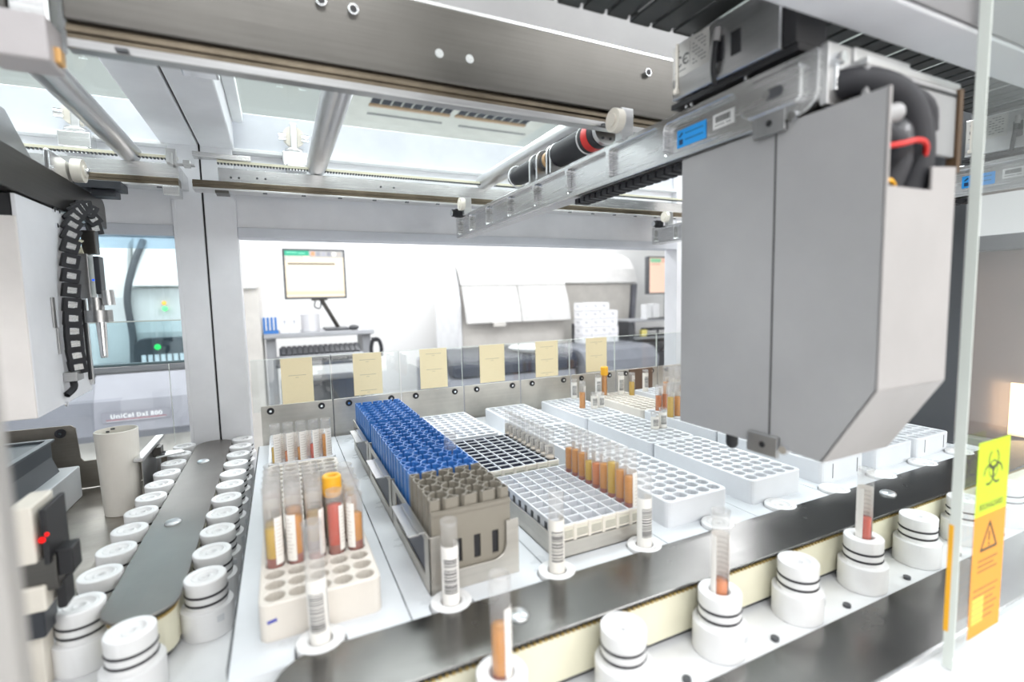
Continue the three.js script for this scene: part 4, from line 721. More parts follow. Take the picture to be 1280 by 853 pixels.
{ // glass door with its hazard stickers
  const t = thing('glass_door', 'sliding glass door with hazard stickers beside the puck lane', 'glass door'), z = -0.19, x0 = 0.478;
  part('glass_pane', box(x0 + 0.0012, 1.1, LANE - 0.0015, 0.6, z - 0.0075, z, 0), mat.glass, t);
  part('glass_edge', box(x0, x0 + 0.0012, LANE - 0.0015, 0.6, z - 0.0075, z, 0.0004), mat.glassEdge, t, 'pale green polished glass edge');
  const bio = printed(256, 300, (g, w, h) => {
    g.fillStyle = '#b9d400'; g.fillRect(0, 0, w, h); g.strokeStyle = '#2a3000'; g.fillStyle = '#2a3000'; g.lineWidth = 9;
    const cx = 128, cy = 120;
    for (let k = 0; k < 3; k++) { const a = -Math.PI / 2 + k * 2.0944; const px = cx + 40 * Math.cos(a), py = cy + 40 * Math.sin(a); g.beginPath(); g.arc(px, py, 38, a + 0.55, a + 2 * Math.PI - 0.55); g.stroke(); }
    g.lineWidth = 6; g.beginPath(); g.arc(cx, cy, 34, 0, 6.283); g.stroke(); g.fillStyle = '#2a3000'; g.beginPath(); g.arc(cx, cy, 12, 0, 6.283); g.fill();
    g.font = 'bold 34px sans-serif'; g.textAlign = 'center'; g.fillText('BIOHAZARD', 128, 278);
  }, 0.5);
  const warn = printed(256, 512, (g, w, h) => {
    g.fillStyle = '#dc9000'; g.fillRect(0, 0, w, h); g.strokeStyle = '#3a2800'; g.lineWidth = 12; g.lineJoin = 'round'; g.beginPath(); g.moveTo(128, 40); g.lineTo(192, 150); g.lineTo(64, 150); g.closePath(); g.stroke();
    g.fillStyle = '#3a2800'; g.fillRect(122, 78, 12, 40); g.fillRect(122, 126, 12, 12);
    g.fillStyle = 'rgba(80,50,0,0.6)'; for (let i = 0; i < 3; i++) g.fillRect(48, 190 + i * 22, 160 - (i % 2) * 30, 8);
    for (let i = 0; i < 6; i++) g.fillRect(24, 310 + i * 26, 200 - (i * 17) % 50, 7); g.fillStyle = 'rgba(255,225,110,0.6)'; g.fillRect(24, 348, 90, 110);
  }, 0.5);
  decal('biohazard_sticker', bio, t.children[0], V(0.524, 0.1045, z + 0.0004), 0.053, 0.062, 'z+');
  decal('warning_sticker', warn, t.children[0], V(0.524, 0.021, z + 0.0004), 0.053, 0.105, 'z+');
  part('edge_reflection', box(x0 - 0.0004, x0 + 0.0002, -0.02, 0.07, z - 0.0077, z - 0.0045, 0), mat.yellow, t, 'orange reflection coloured onto the glass edge');  // orange strip is the reflection in the glass edge, put on as colour
}

// ---------------------------------------------------------------- the other arm: carriage with cable chain and gripper
{
  const t = thing('gantry_arm', 'dark steel gantry arm reaching over the narrow conveyor', 'gantry arm'), xa = -0.247;
  part('arm_beam', exX(rrect(-1.02, -0.3, 0.386, 0.432, [0.002, 0.002, 0.002, 0.016], THREE.Shape, 5), xa - 0.014, xa, 0.0008), mat.steelDark, t);
  part('arm_flange', box(xa - 0.05, xa - 0.014, 0.386, 0.39, -1.0, -0.3, 0.0005, 'z'), mat.black, t);
  part('upper_plate', exX(shapeOf([[-0.86, 0.434], [-0.3, 0.434], [-0.3, 0.49], [-0.78, 0.49]]), xa - 0.03, xa - 0.026, 0.0005), mat.steel, t);
  part('roller', [rod(V(xa - 0.004, 0.452, -0.905), V(xa + 0.008, 0.452, -0.905), 0.016, 24), rod(V(xa + 0.008, 0.452, -0.905), V(xa + 0.0105, 0.452, -0.905), 0.009, 16)], mat.cream, t, 'cream plastic roller');
  part('roller_arm', [box(xa - 0.012, xa - 0.006, 0.43, 0.462, -0.915, -0.83, 0.002, 'z'), rod(V(xa + 0.0105, 0.452, -0.905), V(xa + 0.0135, 0.452, -0.905), 0.0045, 6)], mat.chrome, t);
  part('sensor_block', [box(xa - 0.02, xa + 0.04, 0.4375, 0.4495, -0.985, -0.945, 0.001), box(xa - 0.0, xa + 0.03, 0.428, 0.4375, -0.985, -0.955, 0.001)], mat.dark, t);
}
{
  const t = thing('gripper_unit', 'grey gripper head with black cable chain and steel gripper rod, above the cup', 'gripper'), x0 = -0.35, x1 = -0.25, zb = -0.893, zf = -0.716, yb = 0.138, yt = 0.384;
  part('side_panel', exX(shapeOf([[zb, yb + 0.004], [zf, yb], [zf, yt], [zb + 0.02, yt], [zb, yt - 0.03]]), x1 - 0.004, x1, 0.0005), mat.frame, t);
  part('front_panel', box(x0, x1 - 0.0005, yb, yt - 0.024, zf, zf + 0.003, 0.001), mat.coverWhite, t, 'pale front panel');
  part('core', box(x0, x1 - 0.005, yb + 0.002, yt - 0.026, zb + 0.002, zf - 0.001, 0.001), mat.panelGrey, t);
  part('upper_box', box(x0, x1 - 0.006, yt - 0.024, yt + 0.001, zb + 0.03, zf - 0.004, 0.001), mat.black, t);
  part('side_rail', [box(x1, x1 + 0.004, yb + 0.012, yt - 0.06, zb + 0.002, zb + 0.008, 0.0006)], mat.alu, t);
  part('rail_slot', [box(x1 + 0.0002, x1 + 0.0032, yb + 0.02, yt - 0.05, zb + 0.0085, zb + 0.0135, 0)], mat.black, t);
  // hinge clip on the side panel
  const h0 = onX(64, 372, x1), h1 = onX(69, 410, x1), h2 = onX(73, 443, x1);
  part('side_clip', [box(x1, x1 + 0.002, h1.y, h0.y, h0.z - 0.004, h0.z + 0.004, 0.0006), box(x1 + 0.0005, x1 + 0.0025, h2.y, h1.y, h1.z - 0.0035, h1.z - 0.001, 0.0004)], mat.steel, t);
  for (const [u, v] of [[66, 262], [72, 264], [70, 282], [82, 505]]) { const p = onX(u, v, x1); part('panel_screw', rod(V(x1, p.y, p.z), V(x1 + 0.002, p.y, p.z), 0.0032, 10), mat.chrome, t); }
  // cable chain
  const chain = (pts, n) => { const c = new THREE.CatmullRomCurve3(pts); for (let k = 0; k < n; k++) {
    const p = c.getPoint((k + 0.5) / n), tg = c.getTangent((k + 0.5) / n), L = c.getLength() / n, s = rrect(-0.0088, 0.0088, -L * 0.53, L * 0.53, 0.001); s.holes.push(rrect(-0.0048, 0.0048, -L * 0.25, L * 0.25, 0.0005, THREE.Path, 1));
    const g = new THREE.ExtrudeGeometry(s, { depth: 0.008, bevelEnabled: false }); g.translate(0, 0, -0.004); g.rotateY(Math.PI / 2); g.rotateX(Math.atan2(tg.z, tg.y)); g.rotateY(-0.95); g.translate(p.x, p.y, p.z); part('chain_link', fin(g, 'y'), mat.rubber, t);
    const w = new THREE.BoxGeometry(0.0015, L * 0.42, 0.01); w.translate(0.003, 0, 0); w.rotateX(Math.atan2(tg.z, tg.y)); w.rotateY(-0.95); w.translate(p.x, p.y, p.z); part('ribbon_cable', fin(w), mat.aluBright, t, 'pale ribbon cable seen through a link');
  } };
  const q = (u, v) => onX(u, v, x1 + 0.0105);
  chain([q(101, 258), q(92, 272), q(88, 300), q(88, 345), q(90, 390), q(93, 430), q(98, 466)], 15);
  chain([q(101, 258), q(110, 262), q(116, 276), q(119, 292)], 4);
  const b = q(96, 464); part('chain_foot', box(x1, x1 + 0.014, b.y - 0.012, b.y, b.z - 0.012, b.z + 0.012, 0.001), mat.steel, t); part('cable_end', tubeAlong([V(x1 + 0.007, b.y - 0.012, b.z + 0.003), V(x1 + 0.008, b.y - 0.02, b.z + 0.006), V(x1 + 0.003, b.y - 0.028, b.z + 0.016)], 0.004, 12, 8), mat.rubber, t);
  // gripper
  const zg = -0.868, g = (u, v) => onZ(u, v, zg), B = (n, u0, v0, u1, v1, d0, d1, m, r = 0.001) => { const a = g(u0, v0), c = g(u1, v1); return part(n, box(a.x, c.x, c.y, a.y, zg - d0, zg + d1, r), m, t); };
  B('upper_bracket', 101, 288, 122, 318, 0.012, 0.004, mat.steelDark); B('gripper_block', 99, 318, 118, 373, 0.014, 0.012, mat.steel); B('sensor_face', 118, 321, 130, 368, 0.012, 0.008, mat.dark); B('support_plate', 96, 310, 101, 375, 0.02, 0.0, mat.frame);
  const ax = u => g(u, 400).x, ay = v => g(120, v).y, zc = zg - 0.001;
  part('gripper_neck', cyl(ax(122), ay(390), ay(372), zc, 0.0088, 20), mat.steel, t); part('gripper_collar', [cyl(ax(124), ay(403), ay(388), zc, 0.0155, 24)], mat.steel, t, 'steel collar');
  part('gripper_rod', [lathe([[0, 0], [0.0038, 0], [0.0045, 0.003], [0.0062, ay(403) - ay(448)]], ax(126), ay(448), zc, 18)], mat.chrome, t, 'tapered steel gripper rod');
  part('side_knob', [rod(V(ax(128), ay(370), zc + 0.004), V(ax(138), ay(369), zc + 0.006), 0.004, 12), rod(V(ax(139), ay(363), zc + 0.006), V(ax(140), ay(382), zc + 0.006), 0.0072, 16)], mat.alu, t);
  part('wires', [0, 1, 2, 3].map(k => tubeAlong([g(104 + k, 300), V(ax(106 + 2 * k), ay(303 + k), zg + 0.01), V(ax(108 + 2 * k), ay(312), zg + 0.012), V(ax(108 + 2 * k), ay(320), zg + 0.004)], 0.0011, 10, 6)), mat.belt, t, 'pale yellow wires');
  part('led_lamp', fin(new THREE.SphereGeometry(0.0016, 8, 6).translate(...onX(123, 351, ax(124)).setZ(zg + 0.0085).toArray())), new THREE.MeshStandardMaterial({ color: 0x112255, emissive: 0x3366ff, emissiveIntensity: 2 }), t, 'tiny blue lamp');
}

// ---------------------------------------------------------------- steel well beside the narrow conveyor
{
  const t = thing('steel_well', 'stained steel well floor with upright back plate beside the pucks', 'steel tray');
  part('well_floor', box(-0.6, -0.1985, LANE - 0.004, LANE - 0.001, -1.06, -0.4, 0.0005), mat.plateSteel, t);
  const s = shapeOf([[-0.6, -0.05], [-0.1985, -0.05], [-0.1985, -0.0025], [-0.318, -0.0025], [-0.322, 0.003], [-0.325, 0.056], [-0.331, 0.0615], [-0.6, 0.0635]]);
  part('back_plate', exZ(s, -1.062, -1.06, 0.0004), mat.plateSteel, t, 'upright stained steel plate');
  const p = onZ(76, 542, -1.06); part('screw_washer', rod(V(p.x, p.y, -1.06), V(p.x, p.y, -1.0565), 0.0075, 18), mat.rubber, t); part('screw_head', rod(V(p.x, p.y, -1.0565), V(p.x, p.y, -1.055), 0.0025, 8), mat.chrome, t);
  part('well_edge', box(-0.2035, -0.1985, LANE - 0.001, -0.024, -1.06, -0.5, 0.001), mat.plateSteel, t);
}
{
  const t = thing('waste_cup', 'tall off-white plastic cup with crumpled paper inside', 'cup'), r0 = 0.0225, r1 = 0.0268, h = 0.127, x = -0.2325, z = -0.912, y = LANE - 0.001;
  part('cup_body', lathe([[0, 0], [r0, 0], [r0 + 0.0006, 0.001], [r1, h - 0.001], [r1 - 0.0006, h], [r1 - 0.0018, h], [r0 - 0.0012, 0.003], [0, 0.003]], x, y, z, 36), plastic([0.84, 0.80, 0.73], 0.5), t);
  const paper = new THREE.IcosahedronGeometry(0.021, 2), pp = paper.attributes.position; for (let i = 0; i < pp.count; i++) { const v = V(pp.getX(i), pp.getY(i), pp.getZ(i)), k = 0.75 + 0.25 * Math.sin(v.x * 500 + v.z * 380) * Math.cos(v.y * 420 + v.x * 130); pp.setXYZ(i, v.x * k, v.y * k * 0.6, v.z * k); } paper.computeVertexNormals(); paper.translate(x, y + 0.106, z);
  part('crumpled_paper', fin(paper), plastic([0.80, 0.80, 0.68], 0.8), t);
  for (const [a, b] of [[-2.3, 0], [-2.0, 0.003]]) part('cup_mark', bxc(x + (r1 - 0.0025) * Math.cos(a), y + h - 0.006 + b, z + (r1 - 0.0025) * Math.sin(a), 0.006, 0.0025, 0.001, 0), mat.charcoal, t);
}
{
  const t = thing('drop_box', 'dark grey tinted box resting on a pale block', 'box');
  const fz = -0.945; // front of pale block
  part('pale_block', box(-0.46, -0.312, LANE - 0.001, 0.001, -1.02, -0.8, 0.002), plastic([0.66, 0.67, 0.68], 0.5), t);
  part('dark_case', [exY(rrect(-0.46, -0.338, -1.0, -0.82, 0.003), 0.001, 0.05, 0.0006)], M([0.045, 0.052, 0.06], 0.45), t);
  part('case_lip', exY((() => { const s = rrect(-0.46, -0.334, -1.004, -0.816, 0.004); s.holes.push(rrect(-0.455, -0.343, -0.995, -0.825, 0.003, THREE.Path)); return s; })(), 0.05, 0.0535, 0.0005), M([0.07, 0.08, 0.09], 0.4), t);
  part('front_fold', exZ(shapeOf([[-0.352, 0.0015], [-0.33, 0.0015], [-0.336, 0.02], [-0.345, 0.05]]), -0.995, -0.83), M([0.055, 0.062, 0.07], 0.45), t);
}
{
  const t = thing('guide_bracket', 'steel guide bracket with upper lip beside the off-white cup', 'bracket');
  part('bracket_plate', box(-0.2032, -0.2017, -0.0238, 0.028, -1.02, -0.9, 0.0005, 'z'), mat.steel, t);
  part('bracket_lip', box(-0.2095, -0.197, 0.028, 0.034, -1.035, -0.885, 0.0015, 'z'), mat.alu, t);
  part('cross_block', box(-0.2015, -0.19, 0.012, 0.028, -0.985, -0.965, 0.001), mat.steelDark, t);
  part('block_plate', exY(shapeOf([[-0.196, -0.99], [-0.166, -0.99], [-0.158, -0.972], [-0.196, -0.955]]), 0.012, 0.0145, 0.0004), mat.alu, t);
  for (const [x, z] of [[-0.19, -0.981], [-0.189, -0.966]]) part('block_screw', lathe([[0, 0.002], [0.003, 0.002], [0.0036, 0.001], [0.0036, 0]], x, 0.0145, z, 12), mat.charcoal, t);
  part('block_leg', box(-0.2, -0.196, LANE, 0.012, -0.985, -0.98, 0.0005), mat.alu, t);
}
{
  const t = thing('code_scanner', 'cream code scanner with dark window and red lamps above the pucks', 'scanner');
  const zs = -0.505, g = (u, v) => onZ(u, v, zs), B = (n, u0, v0, u1, v1, d0, d1, m, r = 0.0015, l) => { const a = g(u0, v0), c = g(u1, v1); return part(n, box(a.x, c.x, c.y, a.y, zs - d0, zs + d1, r), m, t, l); };
  B('scanner_case', 15, 632, 55, 697, 0.03, 0.012, mat.cream, 0.002); B('scanner_window', 55, 632, 70, 698, 0.03, 0.011, mat.black, 0.001, 'dark glossy scanner window');
  const lamp = new THREE.MeshStandardMaterial({ color: 0x550000, emissive: 0xff1010, emissiveIntensity: 3 });
  for (const [u, v, r] of [[60, 668, 0.0022], [66, 661, 0.0014]]) part('red_lamp', fin(new THREE.SphereGeometry(r, 10, 8).translate(...g(u, v).setZ(zs + 0.0112).toArray())), lamp, t, 'glowing red lamp');
  B('swivel_mount', 72, 686, 95, 714, 0.016, 0.004, mat.black); B('swivel_arm', 60, 690, 74, 702, 0.02, 0.002, mat.black);
  B('steel_bracket', 25, 699, 78, 732, 0.02, 0.006, mat.steelDark); B('lower_case', 20, 734, 66, 756, 0.02, 0.01, mat.cream, 0.002); B('bracket_post', 68, 728, 84, 760, 0.02, 0.0, mat.black); B('dark_foot', 24, 757, 62, 792, 0.02, 0.006, mat.dark);
  const f = g(40, 792); part('stand', box(f.x - 0.02, f.x + 0.006, LANE - 0.001, f.y + 0.002, zs - 0.02, zs, 0.001), mat.cream, t);
}
{ // blue tinted rear panes of the first bay
  const t = thing('rear_glass', 'blue tinted rear glass panes beside the twin posts', 'glass');
  part('glass_pane', box(-0.6, -0.167, 0.155, 0.3855, -1.1, -1.096, 0), mat.paneBlue, t); part('pane_edge', box(-0.6, -0.167, 0.1525, 0.157, -1.101, -1.095, 0.0004), mat.paneEdge, t, 'dark lower pane edge');
  part('pane_edge', box(-0.6, -0.167, 0.2315, 0.2335, -1.094, -1.09, 0), mat.glassEdge, t); part('inner_pane', box(-0.6, -0.167, 0.155, 0.2315, -1.094, -1.091, 0), mat.paneBlue, t);
  part('lower_pane', box(-0.6, -0.167, -0.05, 0.1515, -1.1, -1.097, 0), mat.glass, t); part('pane_joint', box(-0.193, -0.1918, 0.0, 0.1515, -1.0965, -1.0955, 0), mat.glassEdge, t);
  part('blue_film', box(-0.6, -0.167, 0.363, 0.3855, -1.0955, -1.0945, 0), M([0.78, 0.88, 0.95], 0.2, 0, { transmission: 0.8, thickness: 0 }), t, 'pale blue film strip');
}

// ---------------------------------------------------------------- the lab behind: analyzers, desks, screens
const led = c => new THREE.MeshStandardMaterial({ color: new THREE.Color(c).multiplyScalar(0.3), emissive: c, emissiveIntensity: 3 });
let keyboard;
function pxBox(z, u0, v0, u1, v1, back, front = 0, r = 0.004) { const a = onZ(u0, v0, z), c = onZ(u1, v1, z); return box(a.x, c.x, c.y, a.y, z - back, z + front, r); }
{ // analyzer with the curved hood and two doors
  const t = thing('analyzer', 'large white analyzer with curved hood and two flap doors', 'analyzer'), x0 = 1.43, x1 = 2.47;
  const curve = [[-4.62, 0.655], [-4.42, 0.665], [-4.28, 0.63], [-4.17, 0.55], [-4.09, 0.46], [-4.04, 0.372]], doorC = [[-4.04, 0.368], [-4.0, 0.28], [-3.965, 0.18], [-3.945, 0.09], [-3.94, 0.045]];
  part('hood', exX(shapeOf([...curve, [-4.06, 0.372], [-4.62, 0.372]]), x0, x1, 0.006), mat.analyzerWhite, t);
  for (const [a, b] of [[x0 + 0.004, 1.952], [1.958, x1 - 0.004]]) part('flap_door', exX(shapeOf([...doorC, [-3.965, 0.04], [-4.06, 0.3], [-4.07, 0.366]]), a, b, 0.006), mat.analyzerWhite, t);
  part('body', box(x0, x1, -0.3, 0.37, -4.62, -4.08, 0.01), mat.beige, t);
  part('side_cheek', exX(shapeOf([[-4.66, -0.3], [-4.02, -0.3], [-4.03, 0.2], [-4.07, 0.36], [-4.15, 0.53], [-4.3, 0.645], [-4.45, 0.68], [-4.66, 0.66]]), x0 - 0.06, x0 - 0.012, 0.008), mat.white, t);
  part('door_grip', pxBox(-3.93, 617, 404, 633, 408, 0.02), mat.beige, t);
  part('base', exX(shapeOf([[-4.6, -0.9], [-3.5, -0.9], [-3.42, -0.84], [-3.4, -0.5], [-3.43, -0.335], [-3.53, -0.325], [-3.56, -0.25], [-4.34, -0.25], [-4.34, -0.9]].slice(1)), 1.08, 2.19, 0.02), mat.analyzerGrey, t, 'grey base cabinet');
  part('dark_ledge', exX(shapeOf([[-4.07, -0.24], [-3.55, -0.24], [-3.52, -0.32], [-3.41, -0.32], [-3.4, -0.25], [-3.44, -0.2], [-3.5, -0.185], [-4.07, -0.17]]), 1.12, 2.19, 0.01), M([0.012, 0.016, 0.035], 0.5), t, 'navy blue glossy ledge');
  part('basin', lathe([[0, 0], [0.12, 0.0], [0.18, 0.04], [0.19, 0.045], [0.17, 0.06], [0, 0.065]], 1.86, -0.195, -3.6, 28), mat.white, t);
  part('sample_cover', exX(shapeOf([[-3.95, -0.3], [-3.4, -0.42], [-3.33, -0.36], [-3.32, -0.28], [-3.38, -0.2], [-3.46, -0.176], [-3.95, -0.176]]), 2.22, 2.98, 0.012), mat.analyzerGrey, t, 'rounded grey side cabinet');
  part('cabinet_base', box(2.22, 2.98, -0.9, -0.36, -3.95, -3.42, 0.03), mat.analyzerGrey, t);
}
{
  const t = thing('analyzer', 'second white analyzer with short hood beyond the box stack', 'analyzer'), x0 = 2.6, x1 = 3.62;
  part('hood', exX(shapeOf([[-4.85, 0.72], [-4.66, 0.72], [-4.53, 0.66], [-4.44, 0.55], [-4.39, 0.40], [-4.42, 0.385], [-4.85, 0.385]]), x0, x1, 0.01), mat.analyzerWhite, t);
  part('body', exX(shapeOf([[-4.85, -0.9], [-4.5, -0.9], [-4.5, 0.0], [-4.46, 0.384], [-4.85, 0.384]]), x0, x1 - 0.03, 0.01), mat.beige, t);
  part('side_trim', exX(shapeOf([[-4.8, -0.9], [-4.46, -0.9], [-4.47, 0.0], [-4.43, 0.38], [-4.8, 0.38]]), x1 - 0.02, x1 + 0.03, 0.008), mat.analyzerGrey, t);
}
{ // indicator column beside the boxes
  const t = thing('indicator_panel', 'slim black indicator panel with green lamp beside stacked boxes', 'panel'), z = -3.9;
  part('panel_case', pxBox(z, 718, 405, 728, 436, 0.05), mat.dark, t); part('green_lamp', pxBox(z + 0.004, 724.5, 408.5, 728.5, 412.5, 0.003, 0, 0), led(0x18d860), t, 'green lamp'); part('inner_strip', pxBox(z + 0.003, 720, 417, 722, 427, 0.002, 0, 0), mat.white, t);
  const p = onZ(723, 436, z); part('panel_stand', box(p.x - 0.02, p.x + 0.02, -0.2, p.y + 0.005, z - 0.05, z - 0.01, 0.002), mat.dark, t);
}
{ // white reagent boxes, stacked
  const z = -3.75, a = onZ(728.5, 428, z).setY(-0.1755), b = onZ(772.5, 428, z), w = (b.x - a.x) / 4, h = 0.0745;
  const face = printed(64, 48, (g, W, H) => { g.fillStyle = '#f3f3f4'; g.fillRect(0, 0, W, H); g.fillStyle = '#a9aab0'; g.fillRect(12, 14, 26, 5); g.fillRect(18, 24, 22, 4); g.fillStyle = '#d4d5da'; g.fillRect(0, 45, W, 3); }, 0.7);
  for (let j = 0; j < 5; j++) for (let i = 0; i < (j === 4 ? 3 : 4); i++) {
    const g = new THREE.BoxGeometry(w - 0.003, h - 0.002, 0.14); g.translate(a.x + (i + 0.5) * w, a.y + (j + 0.5) * h, z - 0.07 + rnd(-0.006, 0.006));
    solo('reagent_box', fin(g, 'x', true), face, `small white carton, ${ORD[i]} from the green lamp in the ${ORD[j]} layer of the stack`, 'box', 'white cartons stacked before the second analyzer');
  }
}
// desk with monitor, keyboard and bits
{
  const z = -3.3, t = thing('lab_desk', 'grey two level computer desk behind the first guard panels', 'desk');
  const a = onZ(329, 420, z), b = onZ(468, 414, z), yT = onZ(400, 415, z).y;
  part('desk_top', box(a.x, b.x, yT - 0.03, yT, z - 0.45, z, 0.006), mat.deskGrey, t);
  for (const x of [a.x + 0.01, b.x - 0.07]) part('leg', box(x, x + 0.055, -0.9, yT - 0.03, z - 0.3, z - 0.06, 0.004), mat.deskGrey, t);
  const yk = onZ(400, 449, z + 0.1).y;
  part('keyboard_shelf', box(a.x + 0.06, b.x - 0.05, yk - 0.025, yk, z - 0.2, z + 0.22, 0.008), mat.charcoal, t);
  part('lower_cabinet', box(a.x + 0.08, b.x - 0.1, -0.9, -0.25, z - 0.4, z - 0.1, 0.01), mat.charcoal, t);
  const k = keyboard = thing('keyboard', 'dark keyboard lying on the sliding desk shelf', 'keyboard'), kx0 = onZ(349, 440, z + 0.1).x, kx1 = onZ(452, 440, z + 0.1).x;
  part('keyboard_case', box(kx0, kx1, yk, yk + 0.022, z + 0.0, z + 0.18, 0.006), mat.dark, k); part('palm_rest', box(kx0, kx1, yk + 0.0225, yk + 0.026, z + 0.15, z + 0.17, 0.001), mat.deskGrey, k);
  for (let r = 0; r < 5; r++) for (let c = 0; c < 15; c++) part('key', box(kx0 + 0.012 + c * (kx1 - kx0 - 0.02) / 15, kx0 + 0.012 + (c + 0.82) * (kx1 - kx0 - 0.02) / 15, yk + 0.022, yk + 0.034, z + 0.012 + r * 0.026, z + 0.012 + r * 0.026 + 0.02, 0), mat.charcoal, k);
  const m = thing('monitor', 'flat monitor showing a pale form, on a slanted arm over the desk', 'monitor');
  const p = onZ(352, 310.5, z - 0.1), q = onZ(434, 373, z - 0.1), zm = z - 0.1;
  const screen = canvasTex(512, 400, (g, w, h) => {
    g.fillStyle = '#e9d9bd'; g.fillRect(0, 0, w, h); g.fillStyle = '#2aa07e'; g.fillRect(0, 0, 210, 44); g.fillStyle = '#7fd0b5'; g.fillRect(16, 12, 90, 8); g.fillRect(116, 18, 60, 8); g.fillStyle = '#a7a6a4'; g.fillRect(210, 0, 302, 56); g.fillStyle = '#c2beb6'; g.fillRect(0, 46, 160, 40);
    for (let i = 0; i < 6; i++) { g.fillStyle = ['#e2936a', '#8f8f98', '#a0a0a8', '#8a8a92', '#f4f0e4', '#b0a8a0'][i]; g.fillRect(226 + i * 47, 8, 34, 34); }
    g.fillStyle = '#4c4440'; g.fillRect(24, 106, 410, 14); g.fillStyle = '#fff6e6'; g.fillRect(34, 128, 416, 204); g.fillRect(462, 128, 26, 190); g.fillStyle = '#d8c6a4'; g.fillRect(0, 352, w, 24);
  });
  part('monitor_case', box(p.x, q.x, q.y, p.y, zm - 0.04, zm, 0.004), mat.charcoal, m);
  const sg = new THREE.PlaneGeometry(q.x - p.x - 0.026, p.y - q.y - 0.026); sg.translate((p.x + q.x) / 2, (p.y + q.y) / 2, zm + 0.0008);
  part('monitor_screen', fin(sg, 'x', true), new THREE.MeshStandardMaterial({ map: screen, emissiveMap: screen, emissive: 0xffffff, emissiveIntensity: 0.35, roughness: 0.4 }), m.children[0]);
  const s0 = onZ(400, 374, zm), s1 = onZ(425, 410, zm);
  part('monitor_arm', [rod(V(s0.x, s0.y + 0.02, zm - 0.06), V(s1.x, s1.y, zm - 0.1), 0.014, 10), box(s0.x - 0.05, s0.x + 0.05, s0.y - 0.01, s0.y + 0.05, zm - 0.07, zm - 0.04, 0.004)], mat.steelDark, m);
  part('monitor_foot', box(s1.x - 0.09, s1.x + 0.06, yT + 0.0005, yT + 0.016, z - 0.3, z - 0.05, 0.004), mat.charcoal, m);
  part('monitor_cable', tubeAlong([V(s0.x - 0.02, s0.y + 0.01, zm - 0.05), V(s0.x - 0.03, s0.y - 0.05, zm - 0.06), V(s0.x, s0.y - 0.06, zm - 0.06), V(s0.x + 0.01, s0.y + 0.01, zm - 0.05)], 0.005, 16, 6), mat.charcoal, m);
  const ms = onZ(444, 411, z + 0.0); solo('computer_mouse', fin(new THREE.SphereGeometry(0.032, 16, 10).scale(1, 0.55, 1.3).translate(ms.x, yT + 0.017, z - 0.06)), mat.charcoal, 'dark computer mouse on the desk end', 'mouse');
  const pot = onZ(390, 413, z); solo('steel_pot', [lathe([[0, 0], [0.055, 0], [0.056, 0.002], [0.056, 0.105], [0.06, 0.108], [0.056, 0.111], [0.03, 0.125], [0, 0.128]], pot.x + 0.0, yT, z - 0.12, 28), box(pot.x + 0.055, pot.x + 0.075, yT + 0.1, yT + 0.108, z - 0.125, z - 0.115, 0.002), box(pot.x - 0.075, pot.x - 0.055, yT + 0.1, yT + 0.108, z - 0.125, z - 0.115, 0.002)], M([0.78, 0.78, 0.80], 0.35, 0.4), 'pale round lidded pot with side handles on the desk', 'pot');
  const cardFace = printed(64, 96, (g, W, H) => { g.fillStyle = '#f1f1f2'; g.fillRect(0, 0, W, H); g.fillStyle = '#b9babf'; g.beginPath(); g.arc(32, 40, 9, 0, 6.3); g.fill(); g.fillRect(29, 48, 6, 14); }, 0.7);
  [[350, 361, 'white carton with grey emblem beside the blue tube holder'], [361, 374, 'white carton with grey emblem beside the pale pot']].forEach(([u0, u1, l]) => { const c0 = onZ(u0, 400, z - 0.05).x, c1 = onZ(u1, 400, z - 0.05).x, g = new THREE.BoxGeometry(c1 - c0 - 0.002, 0.118, 0.06); g.translate((c0 + c1) / 2, yT + 0.059, z - 0.08); solo('small_carton', fin(g, 'x', true), cardFace, l, 'box'); });
  const bt = thing('tube_holder', 'small bright blue tube holder at the desk end', 'tube holder'), h0 = onZ(328, 400, z).x, h1 = onZ(347.5, 400, z).x;
  part('holder_base', box(h0, h1, yT, yT + 0.02, z - 0.09, z - 0.01, 0.002), mat.blue, bt); for (let i = 0; i < 4; i++) part('holder_fin', box(h0 + i * (h1 - h0) / 4, h0 + (i + 0.62) * (h1 - h0) / 4, yT + 0.02, yT + 0.1, z - 0.09, z - 0.01, 0.004), mat.blue, bt);
  const hp = onZ(470.5, 434, z + 0.02), hd = [[-0.03, -0.06], [-0.032, 0], [-0.018, 0.045], [0, 0.055], [0.018, 0.045], [0.032, 0], [0.03, -0.06]];
  solo('cable_coil', [tubeAlong(hd.map(([x, y]) => V(hp.x + x, hp.y + y, z + 0.015)), 0.012, 24, 8), box(hp.x - 0.01, hp.x + 0.01, hp.y + 0.035, hp.y + 0.062, z - 0.02, z + 0.02, 0.003), box(b.x - 0.02, hp.x + 0.01, hp.y + 0.052, hp.y + 0.062, z - 0.02, z - 0.008, 0.002)], mat.rubber, 'black coiled cable hanging at the end of the desk', 'cable');
}
{ // pale cabinet behind the twin posts
  const t = thing('tall_cabinet', 'pale tall cabinet with white door beside the twin posts', 'cabinet'), z = -3.3, a = onZ(283, 310, z).x, b = onZ(325, 360, z).x;
  part('cabinet_body', box(a - 0.3, b - 0.005, -0.9, 0.62, z - 0.5, z - 0.01, 0.015), mat.beige, t); part('cabinet_door', exZ(rrect(a - 0.3, b, 0.345, 0.66, [0.01, 0.03, 0.01, 0.01]), z - 0.01, z + 0.02, 0.006), mat.analyzerWhite, t);
}
